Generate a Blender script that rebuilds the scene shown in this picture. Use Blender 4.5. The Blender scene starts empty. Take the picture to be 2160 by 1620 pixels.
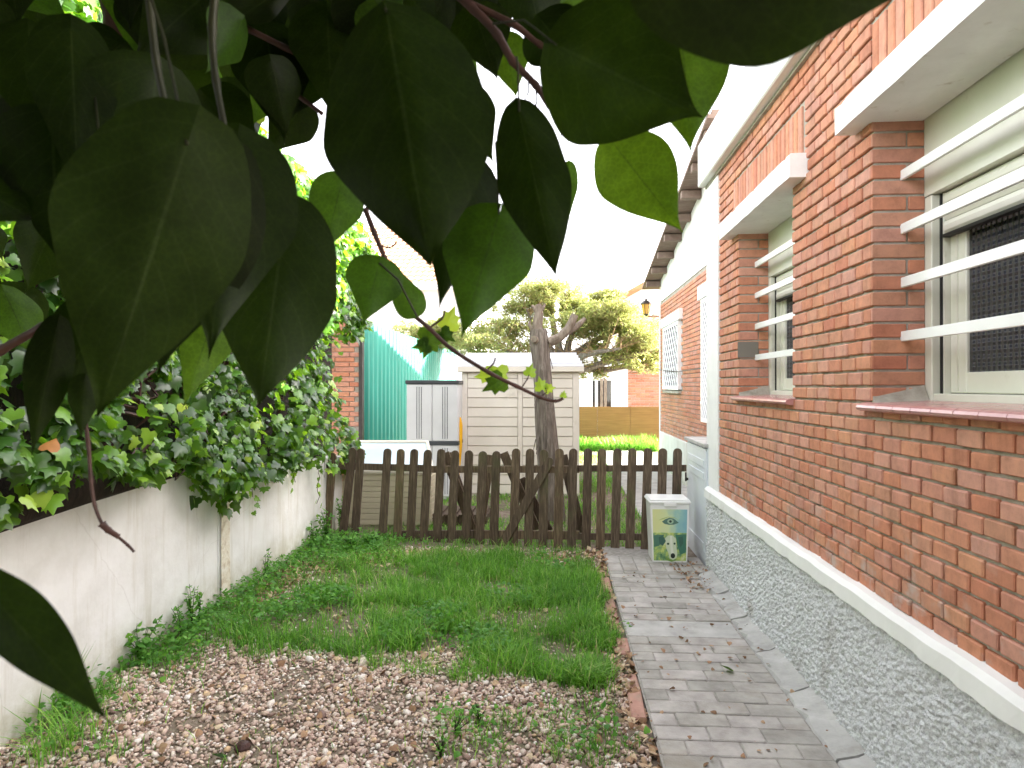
import bpy, math, random
import numpy as np
from mathutils import Vector, Matrix
random.seed(7); rng = np.random.default_rng(7)
S = bpy.context.scene
COL = S.collection
R = math.radians
# ------------------------------------------------------------------ camera
F_PX = 1400.0; EYE = 1.45
YAW, PITCH = R(3.88), R(0.2)
cam_d = bpy.data.cameras.new('camera'); cam = bpy.data.objects.new('camera', cam_d); COL.objects.link(cam)
cam.location = (0, 0, EYE); cam.rotation_euler = (R(90) + PITCH, 0, YAW)
cam_d.sensor_width = 36; cam_d.lens = 36 * F_PX / 2160
cam_d.clip_start = 0.02; cam_d.clip_end = 500
cam_d.dof.use_dof = True; cam_d.dof.focus_distance = 5.5; cam_d.dof.aperture_fstop = 13
S.camera = cam
# ------------------------------------------------------------------ world, sun, exposure
SUN_AZ, SUN_EL = R(78), R(22.5)          # azimuth measured from +Y towards +X
w = bpy.data.worlds.new('World'); S.world = w; w.use_nodes = True
wn = w.node_tree; wn.nodes.clear()
sky = wn.nodes.new('ShaderNodeTexSky'); sky.sky_type = 'NISHITA'; sky.sun_disc = False
sky.sun_elevation = SUN_EL; sky.sun_rotation = SUN_AZ
sky.air_density = 1.0; sky.dust_density = 2.5
hs = wn.nodes.new('ShaderNodeHueSaturation'); hs.inputs['Saturation'].default_value = 0.22
bg = wn.nodes.new('ShaderNodeBackground'); bg.inputs['Strength'].default_value = 0.15
wo = wn.nodes.new('ShaderNodeOutputWorld')
wn.links.new(sky.outputs[0], hs.inputs['Color']); wb = wn.nodes.new('ShaderNodeMix'); wb.data_type = 'RGBA'; wb.blend_type = 'MULTIPLY'; wb.inputs[0].default_value = 1; wb.inputs[7].default_value = (1.05, 1.0, .995, 1)
wn.links.new(hs.outputs[0], wb.inputs[6]); wn.links.new(wb.outputs[2], bg.inputs['Color']); wn.links.new(bg.outputs[0], wo.inputs['Surface'])
sd = bpy.data.lights.new('sun', 'SUN'); sd.energy = 5.0; sd.angle = R(0.53); sd.color = (1.0, 0.93, 0.82)
so = bpy.data.objects.new('sun', sd); COL.objects.link(so)
sdir = Vector((math.sin(SUN_AZ) * math.cos(SUN_EL), math.cos(SUN_AZ) * math.cos(SUN_EL), math.sin(SUN_EL)))
so.rotation_euler = sdir.to_track_quat('Z', 'Y').to_euler(); so.location = sdir * 30
S.view_settings.view_transform = 'Standard'; S.view_settings.look = 'None'
S.view_settings.gamma = 1.0; S.view_settings.use_curve_mapping = False
S.view_settings.exposure = 3.2
S.cycles.max_bounces = 8; S.cycles.transparent_max_bounces = 8

# ------------------------------------------------------------------ geometry helpers
cR = Vector((math.cos(YAW), math.sin(YAW), 0))
cF = Vector((-math.sin(YAW) * math.cos(PITCH), math.cos(YAW) * math.cos(PITCH), math.sin(PITCH)))
cU = cR.cross(cF)
CAM = Vector((0, 0, EYE))
def ray(px, py): return cF + cR * ((px - 1080) / F_PX) - cU * ((py - 810) / F_PX)
def PD(px, py, d): return CAM + ray(px, py) * d
def PY(px, py, Y): r = ray(px, py); return CAM + r * (Y / r.y)
def PX(px, py, X): r = ray(px, py); return CAM + r * (X / r.x)
def PG(px, py, z=0.0): r = ray(px, py); return CAM + r * ((z - EYE) / r.z)
def YX(px, X): return PX(px, 815, X).y
def proj(p):
    v = Vector(p) - CAM; zc = v.dot(cF)
    return (1080 + F_PX * v.dot(cR) / zc, 810 - F_PX * v.dot(cU) / zc, zc)
def wloc(o):
    v = Vector((0, 0, 0))
    while o is not None: v += o.location; o = o.parent
    return v
def new_mesh(name, V, F, mat=None, smooth=False, rnd=None, uv=None):
    me = bpy.data.meshes.new(name)
    V = np.asarray(V, dtype=np.float32).reshape(-1, 3)
    if isinstance(F, np.ndarray):
        n, k = F.shape
        me.vertices.add(len(V)); me.vertices.foreach_set('co', V.ravel())
        me.loops.add(n * k); me.loops.foreach_set('vertex_index', F.astype(np.int32).ravel())
        me.polygons.add(n); me.polygons.foreach_set('loop_start', np.arange(0, n * k, k, dtype=np.int32))
        me.update(calc_edges=True)
    else:
        me.from_pydata(V.tolist(), [], F); me.update()
    if smooth: me.polygons.foreach_set('use_smooth', np.ones(len(me.polygons), dtype=bool))
    if rnd is not None:
        a = me.attributes.new('rnd', 'FLOAT', 'POINT'); a.data.foreach_set('value', np.asarray(rnd, dtype=np.float32))
    if uv is not None:
        l = me.uv_layers.new(name='UVMap'); idx = np.empty(len(me.loops), dtype=np.int32); me.loops.foreach_get('vertex_index', idx)
        l.data.foreach_set('uv', np.asarray(uv, dtype=np.float32)[idx].ravel())
    if mat: me.materials.append(mat)
    return me
def tag(o, label=None, cat=None, group=None, kind=None):
    if label: o['label'] = label
    if cat: o['category'] = cat
    if group: o['group'] = group
    if kind: o['kind'] = kind
    return o
def link(name, me, parent=None, loc=(0, 0, 0), rot=None):
    o = bpy.data.objects.new(name, me); COL.objects.link(o); o.parent = parent
    o.location = Vector(loc) - (wloc(parent) if parent else Vector((0, 0, 0)))
    if rot: o.rotation_euler = rot
    return o
def thing(name, label, cat, loc, group=None):
    return tag(link(name, None, None, loc), label, cat, group)
def build(name, V, F, mat, parent=None, smooth=False, rnd=None, uv=None, kind=None, label=None):
    V = np.asarray(V, dtype=np.float64).reshape(-1, 3)
    o0 = np.array([(V[:, 0].min() + V[:, 0].max()) / 2, (V[:, 1].min() + V[:, 1].max()) / 2, V[:, 2].min()])
    o = link(name, new_mesh(name, V - o0, F, mat, smooth, rnd, uv), parent, o0)
    if kind: o['kind'] = kind
    if label: o['label'] = label
    return o
class MB:
    def __init__(s): s.V = []; s.F = []
    def add(s, V, F):
        n = len(s.V); s.V += [tuple(v) for v in V]; s.F += [[i + n for i in f] for f in F]; return s
    def box(s, x0, x1, y0, y1, z0, z1, ch=0.0):
        if ch <= 0:
            V = [(x, y, z) for z in (z0, z1) for y in (y0, y1) for x in (x0, x1)]
            return s.add(V, [[0, 2, 3, 1], [4, 5, 7, 6], [0, 1, 5, 4], [2, 6, 7, 3], [0, 4, 6, 2], [1, 3, 7, 5]])
        V, F = chbox(x0, x1, y0, y1, z0, z1, ch); return s.add(V, F)
    def prism(s, pts, d, axis='y'):
        """pts: closed 2-D outline extruded between d[0] and d[1] along axis"""
        n = len(pts)
        def P(a, b, t): return {'y': (a, t, b), 'x': (t, a, b), 'z': (a, b, t)}[axis]
        V = [P(a, b, d[0]) for a, b in pts] + [P(a, b, d[1]) for a, b in pts]
        F = [list(range(n))[::-1], list(range(n, 2 * n))] + [[i, (i + 1) % n, n + (i + 1) % n, n + i] for i in range(n)]
        return s.add(V, F)
    def tube(s, pts, rad, n=8, cap=True, wob=0.0):
        pts = [Vector(p) for p in pts]
        if not hasattr(rad, '__len__'): rad = [rad] * len(pts)
        V = []; up = Vector((0.13, 0.27, 0.95)).normalized()
        a = None
        for i, p in enumerate(pts):
            t = (pts[min(i + 1, len(pts) - 1)] - pts[max(i - 1, 0)]).normalized()
            if a is None:
                a = t.cross(up)
                if a.length < .05: a = t.cross(Vector((1, 0, 0)))
            a = (a - t * a.dot(t)).normalized(); b = t.cross(a)
            for k in range(n):
                an = 2 * math.pi * k / n; rr = rad[i] * (1 + wob * random.uniform(-1, 1))
                V.append(p + a * math.cos(an) * rr + b * math.sin(an) * rr)
        F = [[i * n + k, i * n + (k + 1) % n, (i + 1) * n + (k + 1) % n, (i + 1) * n + k] for i in range(len(pts) - 1) for k in range(n)]
        if cap: F += [list(range(n))[::-1], [(len(pts) - 1) * n + k for k in range(n)]]
        return s.add(V, F)
    def build(s, name, mat, parent=None, **k): return build(name, s.V, s.F, mat, parent, **k)
def chbox(x0, x1, y0, y1, z0, z1, c):
    V = []; F = []
    xs = (x0, x1); ys = (y0, y1); zs = (z0, z1)
    idx = {}
    for i in (0, 1):
        for j in (0, 1):
            for k in (0, 1):
                sx, sy, sz = (1, -1)[i], (1, -1)[j], (1, -1)[k]
                for ax, p in enumerate(((xs[i], ys[j] + sy * c, zs[k] + sz * c), (xs[i] + sx * c, ys[j], zs[k] + sz * c), (xs[i] + sx * c, ys[j] + sy * c, zs[k]))):
                    idx[i, j, k, ax] = len(V); V.append(p)
    g = lambda i, j, k, a: idx[i, j, k, a]
    for i in (0, 1):
        f = [g(i, 0, 0, 0), g(i, 1, 0, 0), g(i, 1, 1, 0), g(i, 0, 1, 0)]; F.append(f if i else f[::-1])
        f = [g(0, i, 0, 1), g(1, i, 0, 1), g(1, i, 1, 1), g(0, i, 1, 1)]; F.append(f[::-1] if i else f)
        f = [g(0, 0, i, 2), g(1, 0, i, 2), g(1, 1, i, 2), g(0, 1, i, 2)]; F.append(f if i else f[::-1])
    for i in (0, 1):
        for j in (0, 1):
            f = [g(i, j, 0, 0), g(i, j, 1, 0), g(i, j, 1, 1), g(i, j, 0, 1)]; F.append(f if (i == j) else f[::-1])
            f = [g(i, 0, j, 0), g(i, 1, j, 0), g(i, 1, j, 2), g(i, 0, j, 2)]; F.append(f[::-1] if (i == j) else f)
            f = [g(0, i, j, 1), g(1, i, j, 1), g(1, i, j, 2), g(0, i, j, 2)]; F.append(f if (i == j) else f[::-1])
            for k in (0, 1):
                f = [g(i, j, k, 0), g(i, j, k, 1), g(i, j, k, 2)]; F.append(f if (i + j + k) % 2 else f[::-1])
    return V, F
def grid_faces(nu, nv, wrap=False):
    F = []
    for i in range(nu - 1):
        for j in range(nv if wrap else nv - 1):
            F.append([i * nv + j, i * nv + (j + 1) % nv, (i + 1) * nv + (j + 1) % nv, (i + 1) * nv + j])
    return F
def rot_mats(n, yaw, pitch, roll):
    cy, sy, cp, sp, cr, sr = np.cos(yaw), np.sin(yaw), np.cos(pitch), np.sin(pitch), np.cos(roll), np.sin(roll)
    Z = np.zeros((n, 3, 3)); Z[:, 0, 0] = cy; Z[:, 0, 1] = -sy; Z[:, 1, 0] = sy; Z[:, 1, 1] = cy; Z[:, 2, 2] = 1
    X = np.zeros((n, 3, 3)); X[:, 0, 0] = 1; X[:, 1, 1] = cp; X[:, 1, 2] = -sp; X[:, 2, 1] = sp; X[:, 2, 2] = cp
    Y = np.zeros((n, 3, 3)); Y[:, 1, 1] = 1; Y[:, 0, 0] = cr; Y[:, 0, 2] = sr; Y[:, 2, 0] = -sr; Y[:, 2, 2] = cr
    return Z @ X @ Y
def scatter(bv, bf, loc, M, sc):
    """bv (n,3) bf (m,k); many copies joined into one array"""
    N = len(loc); bv = np.asarray(bv, float); bf = np.asarray(bf)
    if np.ndim(sc) == 1: sc = np.repeat(np.asarray(sc)[:, None], 3, 1)
    V = np.einsum('nij,nkj->nki', M, bv[None] * sc[:, None, :]) + loc[:, None, :]
    F = bf[None] + (np.arange(N) * len(bv))[:, None, None]
    return V.reshape(-1, 3), F.reshape(-1, bf.shape[1])
def vnoise(x, y, seed=0):
    x = np.asarray(x, float); y = np.asarray(y, float)
    xi = np.floor(x).astype(int); yi = np.floor(y).astype(int); fx = x - xi; fy = y - yi
    fx = fx * fx * (3 - 2 * fx); fy = fy * fy * (3 - 2 * fy)
    def h(a, b):
        n = (a * 374761393 + b * 668265263 + seed * 1442695041) & 0xffffffff
        n = ((n ^ (n >> 13)) * 1274126177) & 0xffffffff
        return ((n ^ (n >> 16)) & 0xffff) / 65535.0
    return (h(xi, yi) * (1 - fx) + h(xi + 1, yi) * fx) * (1 - fy) + (h(xi, yi + 1) * (1 - fx) + h(xi + 1, yi + 1) * fx) * fy
def fbm(x, y, o=4, seed=0):
    s = 0; a = .5
    for k in range(o): s = s + a * vnoise(x * 2 ** k, y * 2 ** k, seed + k); a *= .5
    return s
def inpoly(px, py, poly):
    px = np.asarray(px, float); py = np.asarray(py, float); r = np.zeros(px.shape, bool); n = len(poly)
    for i in range(n):
        x1, y1 = poly[i]; x2, y2 = poly[(i + 1) % n]
        c = ((y1 > py) != (y2 > py)) & (px < (x2 - x1) * (py - y1) / (y2 - y1 + 1e-9) + x1); r ^= c
    return r
# ------------------------------------------------------------------ materials
def nt(name):
    m = bpy.data.materials.new(name); m.use_nodes = True; t = m.node_tree; t.nodes.clear()
    o = t.nodes.new('ShaderNodeOutputMaterial'); return m, t, o
def N(t, typ, **k):
    n = t.nodes.new(typ)
    for a, b in k.items():
        if a in n.inputs: n.inputs[a].default_value = b
        else: setattr(n, a, b)
    return n
def ramp(t, fac, stops, interp='LINEAR'):
    r = t.nodes.new('ShaderNodeValToRGB'); r.color_ramp.interpolation = interp
    e = r.color_ramp.elements
    while len(e) < len(stops): e.new(0.5)
    for i, (p, c) in enumerate(stops): e[i].position = p; e[i].color = (*c, 1)
    t.links.new(fac, r.inputs[0]); return r.outputs[0]
def mixc(t, f, a, b, mode='MIX'):
    m = t.nodes.new('ShaderNodeMix'); m.data_type = 'RGBA'; m.blend_type = mode
    for s, v in ((0, f), (6, a), (7, b)):
        if hasattr(v, 'is_output') or isinstance(v, bpy.types.NodeSocket): t.links.new(v, m.inputs[s])
        elif s == 0: m.inputs[0].default_value = v
        else: m.inputs[s].default_value = (*v, 1)
    return m.outputs[2]
def coord(t, scale=(1, 1, 1), kind='Position'):
    if kind == 'Position': src = t.nodes.new('ShaderNodeNewGeometry').outputs['Position']
    else: src = t.nodes.new('ShaderNodeTexCoord').outputs[kind]
    mp = t.nodes.new('ShaderNodeMapping'); mp.inputs['Scale'].default_value = scale; t.links.new(src, mp.inputs[0]); return mp.outputs[0]
def noise(t, vec, scale, detail=5, rough=.55):
    n = N(t, 'ShaderNodeTexNoise', Scale=scale, Detail=detail, Roughness=rough); t.links.new(vec, n.inputs['Vector']); return n.outputs['Fac']
def surf(name, stops, scale=6, rough=.8, bump=.2, bscale=60, stretch=(1, 1, 1), spec=.3, grime=None, bdist=.004, rr=None, metal=0.0, detail=6):
    m, t, o = nt(name); b = N(t, 'ShaderNodeBsdfPrincipled', Roughness=rough, Metallic=metal); b.inputs['Specular IOR Level'].default_value = spec
    v = coord(t, stretch); f = noise(t, v, scale, detail, .62)
    c = ramp(t, f, stops)
    if grime:
        g = noise(t, coord(t), grime[1], 5, .65)
        gf = ramp(t, g, [(grime[2], (0, 0, 0)), (grime[2] + .22, (1, 1, 1))]); c = mixc(t, gf, c, grime[0])
    if rr:
        oi = t.nodes.new('ShaderNodeObjectInfo'); rc = ramp(t, oi.outputs['Random'], rr); c = mixc(t, .85, c, rc, 'MULTIPLY')
    t.links.new(c, b.inputs['Base Color'])
    if bump:
        bn = N(t, 'ShaderNodeBump', Strength=bump, Distance=bdist); t.links.new(noise(t, v, bscale, 6, .6), bn.inputs['Height']); t.links.new(bn.outputs[0], b.inputs['Normal'])
    t.links.new(b.outputs[0], o.inputs[0]); return m
def brick_mat(name, attr=False):
    m, t, o = nt(name); b = N(t, 'ShaderNodeBsdfPrincipled', Roughness=.82); b.inputs['Specular IOR Level'].default_value = .25
    if attr: a = N(t, 'ShaderNodeAttribute', attribute_name='rnd'); rn = a.outputs['Fac']
    else: rn = t.nodes.new('ShaderNodeObjectInfo').outputs['Random']
    base = ramp(t, rn, [(0, (.42, .18, .115)), (.14, (.50, .21, .125)), (.3, (.47, .23, .17)), (.42, (.53, .235, .14)), (.55, (.45, .225, .145)), (.66, (.52, .265, .19)), (.78, (.49, .25, .19)), (.9, (.54, .26, .15)), (1, (.44, .165, .105))])
    v = coord(t); c = mixc(t, .8, base, ramp(t, noise(t, v, 22, 6, .7), [(.3, (.74, .72, .70)), (.5, (1, 1, 1)), (.72, (1.22, 1.20, 1.16))]), 'MULTIPLY')
    stk = ramp(t, noise(t, coord(t, (1, 7, .9)), 1.1, 6, .7), [(.40, (1.08, 1.07, 1.05)), (.55, (1, 1, 1)), (.70, (.72, .70, .66))]); c = mixc(t, .9, c, stk, 'MULTIPLY')
    # lime bloom and dirt low on the wall
    sx = t.nodes.new('ShaderNodeSeparateXYZ'); t.links.new(t.nodes.new('ShaderNodeNewGeometry').outputs['Position'], sx.inputs[0])
    lo = N(t, 'ShaderNodeMapRange'); lo.inputs['From Min'].default_value = 1.05; lo.inputs['From Max'].default_value = .68; t.links.new(sx.outputs['Z'], lo.inputs[0])
    bl = ramp(t, noise(t, v, 7.5, 4, .6), [(.53, (0, 0, 0)), (.68, (1, 1, 1))])
    mm = N(t, 'ShaderNodeMath', operation='MULTIPLY'); t.links.new(lo.outputs[0], mm.inputs[0]); t.links.new(bl, mm.inputs[1])
    c = mixc(t, mm.outputs[0], c, (.46, .37, .33))
    t.links.new(c, b.inputs['Base Color'])
    bn = N(t, 'ShaderNodeBump', Strength=.35, Distance=.003); t.links.new(noise(t, v, 160, 5, .7), bn.inputs['Height']); t.links.new(bn.outputs[0], b.inputs['Normal'])
    t.links.new(b.outputs[0], o.inputs[0]); return m
def leaf_mat(name, stops, trans=(.16, .36, .03), tf=.38, rough=.38, attr=True, veins=False, spec=.45):
    m, t, o = nt(name)
    b = N(t, 'ShaderNodeBsdfPrincipled', Roughness=rough); b.inputs['Specular IOR Level'].default_value = spec
    if attr: rn = N(t, 'ShaderNodeAttribute', attribute_name='rnd').outputs['Fac']
    else: rn = t.nodes.new('ShaderNodeObjectInfo').outputs['Random']
    c = ramp(t, rn, stops); tr = mixc(t, .6, trans, c, 'MULTIPLY') if False else None
    c = mixc(t, .5, c, ramp(t, noise(t, coord(t), 45, 4), [(.3, (.8, .8, .8)), (.7, (1.2, 1.2, 1.2))]), 'MULTIPLY')
    tl = t.nodes.new('ShaderNodeBsdfTranslucent')
    tc = mixc(t, .7, trans, ramp(t, rn, [(0, (.5, .6, .5)), (.5, (1, 1, 1)), (1, (1.5, 1.25, 1))]), 'MULTIPLY')
    if veins:
        uv = t.nodes.new('ShaderNodeUVMap'); sp = t.nodes.new('ShaderNodeSeparateXYZ'); t.links.new(uv.outputs[0], sp.inputs[0])
        def M(op, a, bb=None):
            n = t.nodes.new('ShaderNodeMath'); n.operation = op
            for i, q in enumerate((a, bb)):
                if q is None: continue
                if isinstance(q, (int, float)): n.inputs[i].default_value = q
                else: t.links.new(q, n.inputs[i])
            return n.outputs[0]
        au = M('ABSOLUTE', M('SUBTRACT', sp.outputs[0], .5))
        mid = M('LESS_THAN', au, .012)
        ph = M('SUBTRACT', sp.outputs[1], M('MULTIPLY', au, .75))
        fr = M('ABSOLUTE', M('SUBTRACT', M('FRACT', M('MULTIPLY', ph, 6.5)), .5))
        side = M('LESS_THAN', fr, .035)
        vv = M('MINIMUM', M('ADD', M('MULTIPLY', mid, 1.0), M('MULTIPLY', side, .45)), 1.0)
        c = mixc(t, M('MULTIPLY', vv, .35), c, (.04, .06, .02)); tc = mixc(t, M('MULTIPLY', vv, .4), tc, (.02, .04, .008))
    if veins:
        wn_ = t.nodes.new('ShaderNodeTexVoronoi'); wn_.feature = 'DISTANCE_TO_EDGE'; wn_.inputs['Scale'].default_value = 210; t.links.new(coord(t), wn_.inputs['Vector'])
        net = ramp(t, wn_.outputs['Distance'], [(.0, (1.35, 1.35, 1.2)), (.12, (1, 1, 1))]); c = mixc(t, .8, c, net, 'MULTIPLY'); tc = mixc(t, .8, tc, net, 'MULTIPLY')
        bl = ramp(t, noise(t, coord(t), 28, 5, .7), [(.35, (.62, .62, .55)), (.6, (1.1, 1.1, 1)), (.8, (1.6, 1.3, .9))]); c = mixc(t, .8, c, bl, 'MULTIPLY'); tc = mixc(t, .7, tc, bl, 'MULTIPLY')
        bn = N(t, 'ShaderNodeBump', Strength=.5, Distance=.0015); t.links.new(vv, bn.inputs['Height']); t.links.new(bn.outputs[0], b.inputs['Normal'])
    t.links.new(c, b.inputs['Base Color']); t.links.new(tc, tl.inputs['Color'])
    mx = N(t, 'ShaderNodeMixShader', Fac=tf); t.links.new(b.outputs[0], mx.inputs[1]); t.links.new(tl.outputs[0], mx.inputs[2]); t.links.new(mx.outputs[0], o.inputs[0]); return m
def attr_mat(name, stops, rough=.75, bump=.2, bscale=90, spec=.3, interp='LINEAR'):
    m, t, o = nt(name); b = N(t, 'ShaderNodeBsdfPrincipled', Roughness=rough); b.inputs['Specular IOR Level'].default_value = spec
    c = ramp(t, N(t, 'ShaderNodeAttribute', attribute_name='rnd').outputs['Fac'], stops, interp)
    c = mixc(t, .7, c, ramp(t, noise(t, coord(t), bscale, 5), [(.3, (.75, .74, .72)), (.7, (1.2, 1.2, 1.2))]), 'MULTIPLY')
    t.links.new(c, b.inputs['Base Color'])
    bn = N(t, 'ShaderNodeBump', Strength=bump, Distance=.003); t.links.new(noise(t, coord(t), bscale * 2, 4), bn.inputs['Height']); t.links.new(bn.outputs[0], b.inputs['Normal'])
    t.links.new(b.outputs[0], o.inputs[0]); return m
M = {}
M['brick'] = brick_mat('brick_fired'); M['brick_s'] = brick_mat('brick_fired_far', True)
M['mortar'] = surf('mortar', [(.3, (.30, .27, .22)), (.7, (.46, .43, .37))], 18, .95, .8, 120, grime=((.14, .14, .09), 5, .56))
M['white'] = surf('white_paint', [(.3, (.74, .74, .72)), (.7, (.82, .82, .80))], 5, .6, .12, 40, grime=((.55, .52, .45), 3, .62))
def mat_wall():
    m, t, o = nt('whitewashed_render'); b = N(t, 'ShaderNodeBsdfPrincipled', Roughness=.85)
    v = coord(t); c = ramp(t, noise(t, v, 2.4, 7, .65), [(.3, (.60, .585, .55)), (.55, (.74, .73, .71)), (.7, (.79, .785, .77))])
    streak = ramp(t, noise(t, coord(t, (1, 9, .7)), 1.3, 5, .7), [(.52, (0, 0, 0)), (.74, (.7, .7, .7))]); c = mixc(t, streak, c, (.52, .48, .40))
    sx = t.nodes.new('ShaderNodeSeparateXYZ'); t.links.new(t.nodes.new('ShaderNodeNewGeometry').outputs['Position'], sx.inputs[0])
    lo = N(t, 'ShaderNodeMapRange'); lo.inputs['From Min'].default_value = .28; lo.inputs['From Max'].default_value = .0; t.links.new(sx.outputs['Z'], lo.inputs[0])
    mm = N(t, 'ShaderNodeMath', operation='MULTIPLY'); t.links.new(lo.outputs[0], mm.inputs[0]); t.links.new(ramp(t, noise(t, v, 6, 6, .7), [(.35, (.1, .1, .1)), (.62, (1, 1, 1))]), mm.inputs[1])
    c = mixc(t, mm.outputs[0], c, (.36, .33, .20))
    vo = t.nodes.new('ShaderNodeTexVoronoi'); vo.feature = 'DISTANCE_TO_EDGE'; vo.inputs['Scale'].default_value = 1.1; nv = N(t, 'ShaderNodeTexNoise', Scale=5.0, Detail=5); t.links.new(v, nv.inputs[0]); mv = mixc(t, .12, v, nv.outputs['Color']); t.links.new(mv, vo.inputs['Vector'])
    ck = ramp(t, vo.outputs['Distance'], [(.0, (.22, .22, .22)), (.004, (0, 0, 0))]); c = mixc(t, ck, c, (.35, .32, .28))
    t.links.new(c, b.inputs['Base Color']); bn = N(t, 'ShaderNodeBump', Strength=.4, Distance=.006); t.links.new(noise(t, v, 22, 8, .65), bn.inputs['Height']); t.links.new(bn.outputs[0], b.inputs['Normal'])
    t.links.new(b.outputs[0], o.inputs[0]); return m
M['whitewall'] = mat_wall()
M['peel'] = surf('peeling_white_paint', [(.3, (.72, .72, .69)), (.7, (.84, .84, .82))], 6, .6, .35, 18, grime=((.40, .34, .25), 11, .60), bdist=.008)
M['tirol'] = surf('rough_cast', [(.30, (.40, .41, .42)), (.42, (.66, .67, .685)), (.58, (.82, .83, .84))], 95, .9, 1.0, 130, grime=((.30, .26, .20), 3.2, .57), bdist=.012)
M['cream'] = surf('cream_aluminium', [(.3, (.66, .66, .56)), (.7, (.74, .74, .65))], 4, .38, .05, 60, grime=((.42, .40, .30), 6, .64), spec=.5)
M['bars'] = surf('white_bar_paint', [(.3, (.78, .78, .76)), (.7, (.84, .84, .83))], 8, .35, .05, 60, spec=.5)
M['dark'] = surf('dark_gap', [(.3, (.02, .02, .02)), (.7, (.03, .03, .03))], 5, .6, 0)
M['sill'] = surf('pink_glazed_tile', [(.3, (.44, .20, .19)), (.7, (.55, .30, .28))], 9, .22, .1, 50, grime=((.36, .28, .22), 7, .6), spec=.6)
M['concrete'] = surf('grey_concrete', [(.3, (.32, .31, .30)), (.5, (.42, .41, .39)), (.7, (.50, .49, .47))], 7, .9, .4, 90, grime=((.22, .19, .15), 3, .58))
M['paver'] = surf('grey_paver', [(.3, (.26, .245, .225)), (.5, (.37, .355, .33)), (.72, (.48, .46, .43))], 7, .88, .6, 110, grime=((.30, .26, .21), 2.2, .52), rr=[(0, (.82, .82, .80)), (.5, (1, .98, .96)), (1, (1.12, 1.08, 1.1))])
M['joint'] = surf('sanded_joint', [(.3, (.22, .20, .18)), (.7, (.40, .375, .345))], 30, .95, .5, 120)
M['terracotta'] = surf('terracotta_edging', [(.3, (.33, .17, .13)), (.7, (.50, .29, .23))], 10, .85, .4, 80, grime=((.30, .25, .19), 6, .5))
M['wood'] = surf('weathered_brown_wood', [(.3, (.055, .038, .027)), (.5, (.105, .075, .052)), (.72, (.21, .16, .11))], 9, .85, .6, 40, stretch=(9, 9, .8), grime=((.10, .105, .05), 4, .55), rr=[(0, (.75, .72, .7)), (.5, (1, 1, 1)), (1, (1.3, 1.25, 1.1))])
M['bark'] = surf('grey_bark', [(.3, (.10, .08, .065)), (.5, (.20, .165, .135)), (.7, (.36, .31, .26))], 8, .95, 1.0, 22, stretch=(5, 5, .55), bdist=.02)
M['deadwood'] = surf('bare_deadwood', [(.3, (.13, .095, .07)), (.7, (.34, .28, .22))], 7, .85, .6, 30, stretch=(4, 4, 1))
M['stem'] = surf('vine_stem', [(.3, (.030, .014, .012)), (.7, (.075, .034, .026))], 30, .55, .4, 90)
M['petiole'] = surf('green_petiole', [(.3, (.012, .015, .006)), (.7, (.026, .026, .010))], 30, .5, .1, 90)
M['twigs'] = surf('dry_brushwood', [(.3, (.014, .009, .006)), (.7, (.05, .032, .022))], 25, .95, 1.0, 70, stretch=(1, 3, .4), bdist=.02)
M['soil'] = surf('garden_soil', [(.3, (.12, .09, .065)), (.5, (.21, .165, .125)), (.7, (.31, .25, .19))], 14, .98, .8, 120, grime=((.08, .11, .035), 1.7, .50), bdist=.01)
M['shed'] = surf('cream_resin', [(.3, (.70, .64, .55)), (.7, (.78, .72, .63))], 3, .5, .05, 60, grime=((.46, .41, .33), 2.5, .62), spec=.4)
M['shedroof'] = surf('pale_resin_roof', [(.3, (.58, .58, .60)), (.7, (.68, .68, .70))], 3, .5, .05, 60)
M['cab'] = surf('light_grey_resin', [(.3, (.60, .60, .60)), (.7, (.68, .68, .68))], 3, .4, .04, 60)
M['cabdark'] = surf('charcoal_resin', [(.3, (.045, .05, .055)), (.7, (.075, .08, .085))], 3, .45, .04, 60)
M['boxcream'] = surf('beige_slat_resin', [(.3, (.50, .44, .31)), (.7, (.60, .54, .40))], 4, .5, .05, 60)
M['blueinner'] = surf('pale_blue_lid', [(.3, (.42, .56, .62)), (.6, (.58, .68, .74)), (.75, (.70, .76, .80))], 1.2, .35, .03, 60)
M['metalwhite'] = surf('painted_metal_white', [(.3, (.64, .68, .73)), (.7, (.72, .76, .80))], 2, .35, .05, 40, grime=((.42, .40, .34), 5, .66), spec=.5)
M['yellow'] = surf('yellow_cloth', [(.3, (.75, .38, .01)), (.7, (.85, .5, .03))], 6, .6, .1, 40)
M['iron'] = surf('black_iron', [(.3, (.03, .025, .022)), (.7, (.06, .05, .045))], 12, .5, .2, 80)
M['amber'] = surf('amber_glass', [(.3, (.55, .30, .05)), (.7, (.7, .42, .08))], 8, .15, .1, 40, spec=.6)
M['ochre'] = surf('ochre_canvas_screen', [(.3, (.23, .12, .045)), (.7, (.31, .17, .065))], 2.5, .85, .35, 30, stretch=(1, 1, 14), bdist=.01)
M['tilepale'] = surf('glare_paled_tile', [(.3, (.60, .36, .22)), (.7, (.78, .58, .42))], 5, .85, .3, 40)  # lens glare on the far roofs is painted in as paler tile colour
M['tile'] = surf('clay_roof_tile', [(.3, (.36, .13, .06)), (.7, (.55, .26, .13))], 5, .85, .3, 40)
M['soffit'] = surf('stained_roof_timber', [(.3, (.13, .09, .07)), (.7, (.24, .18, .145))], 6, .8, .3, 40, stretch=(1, 8, 1))
M['drybranch'] = surf('dry_conifer_twig', [(.3, (.18, .11, .06)), (.7, (.36, .25, .14))], 12, .9, .3, 40)
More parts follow.
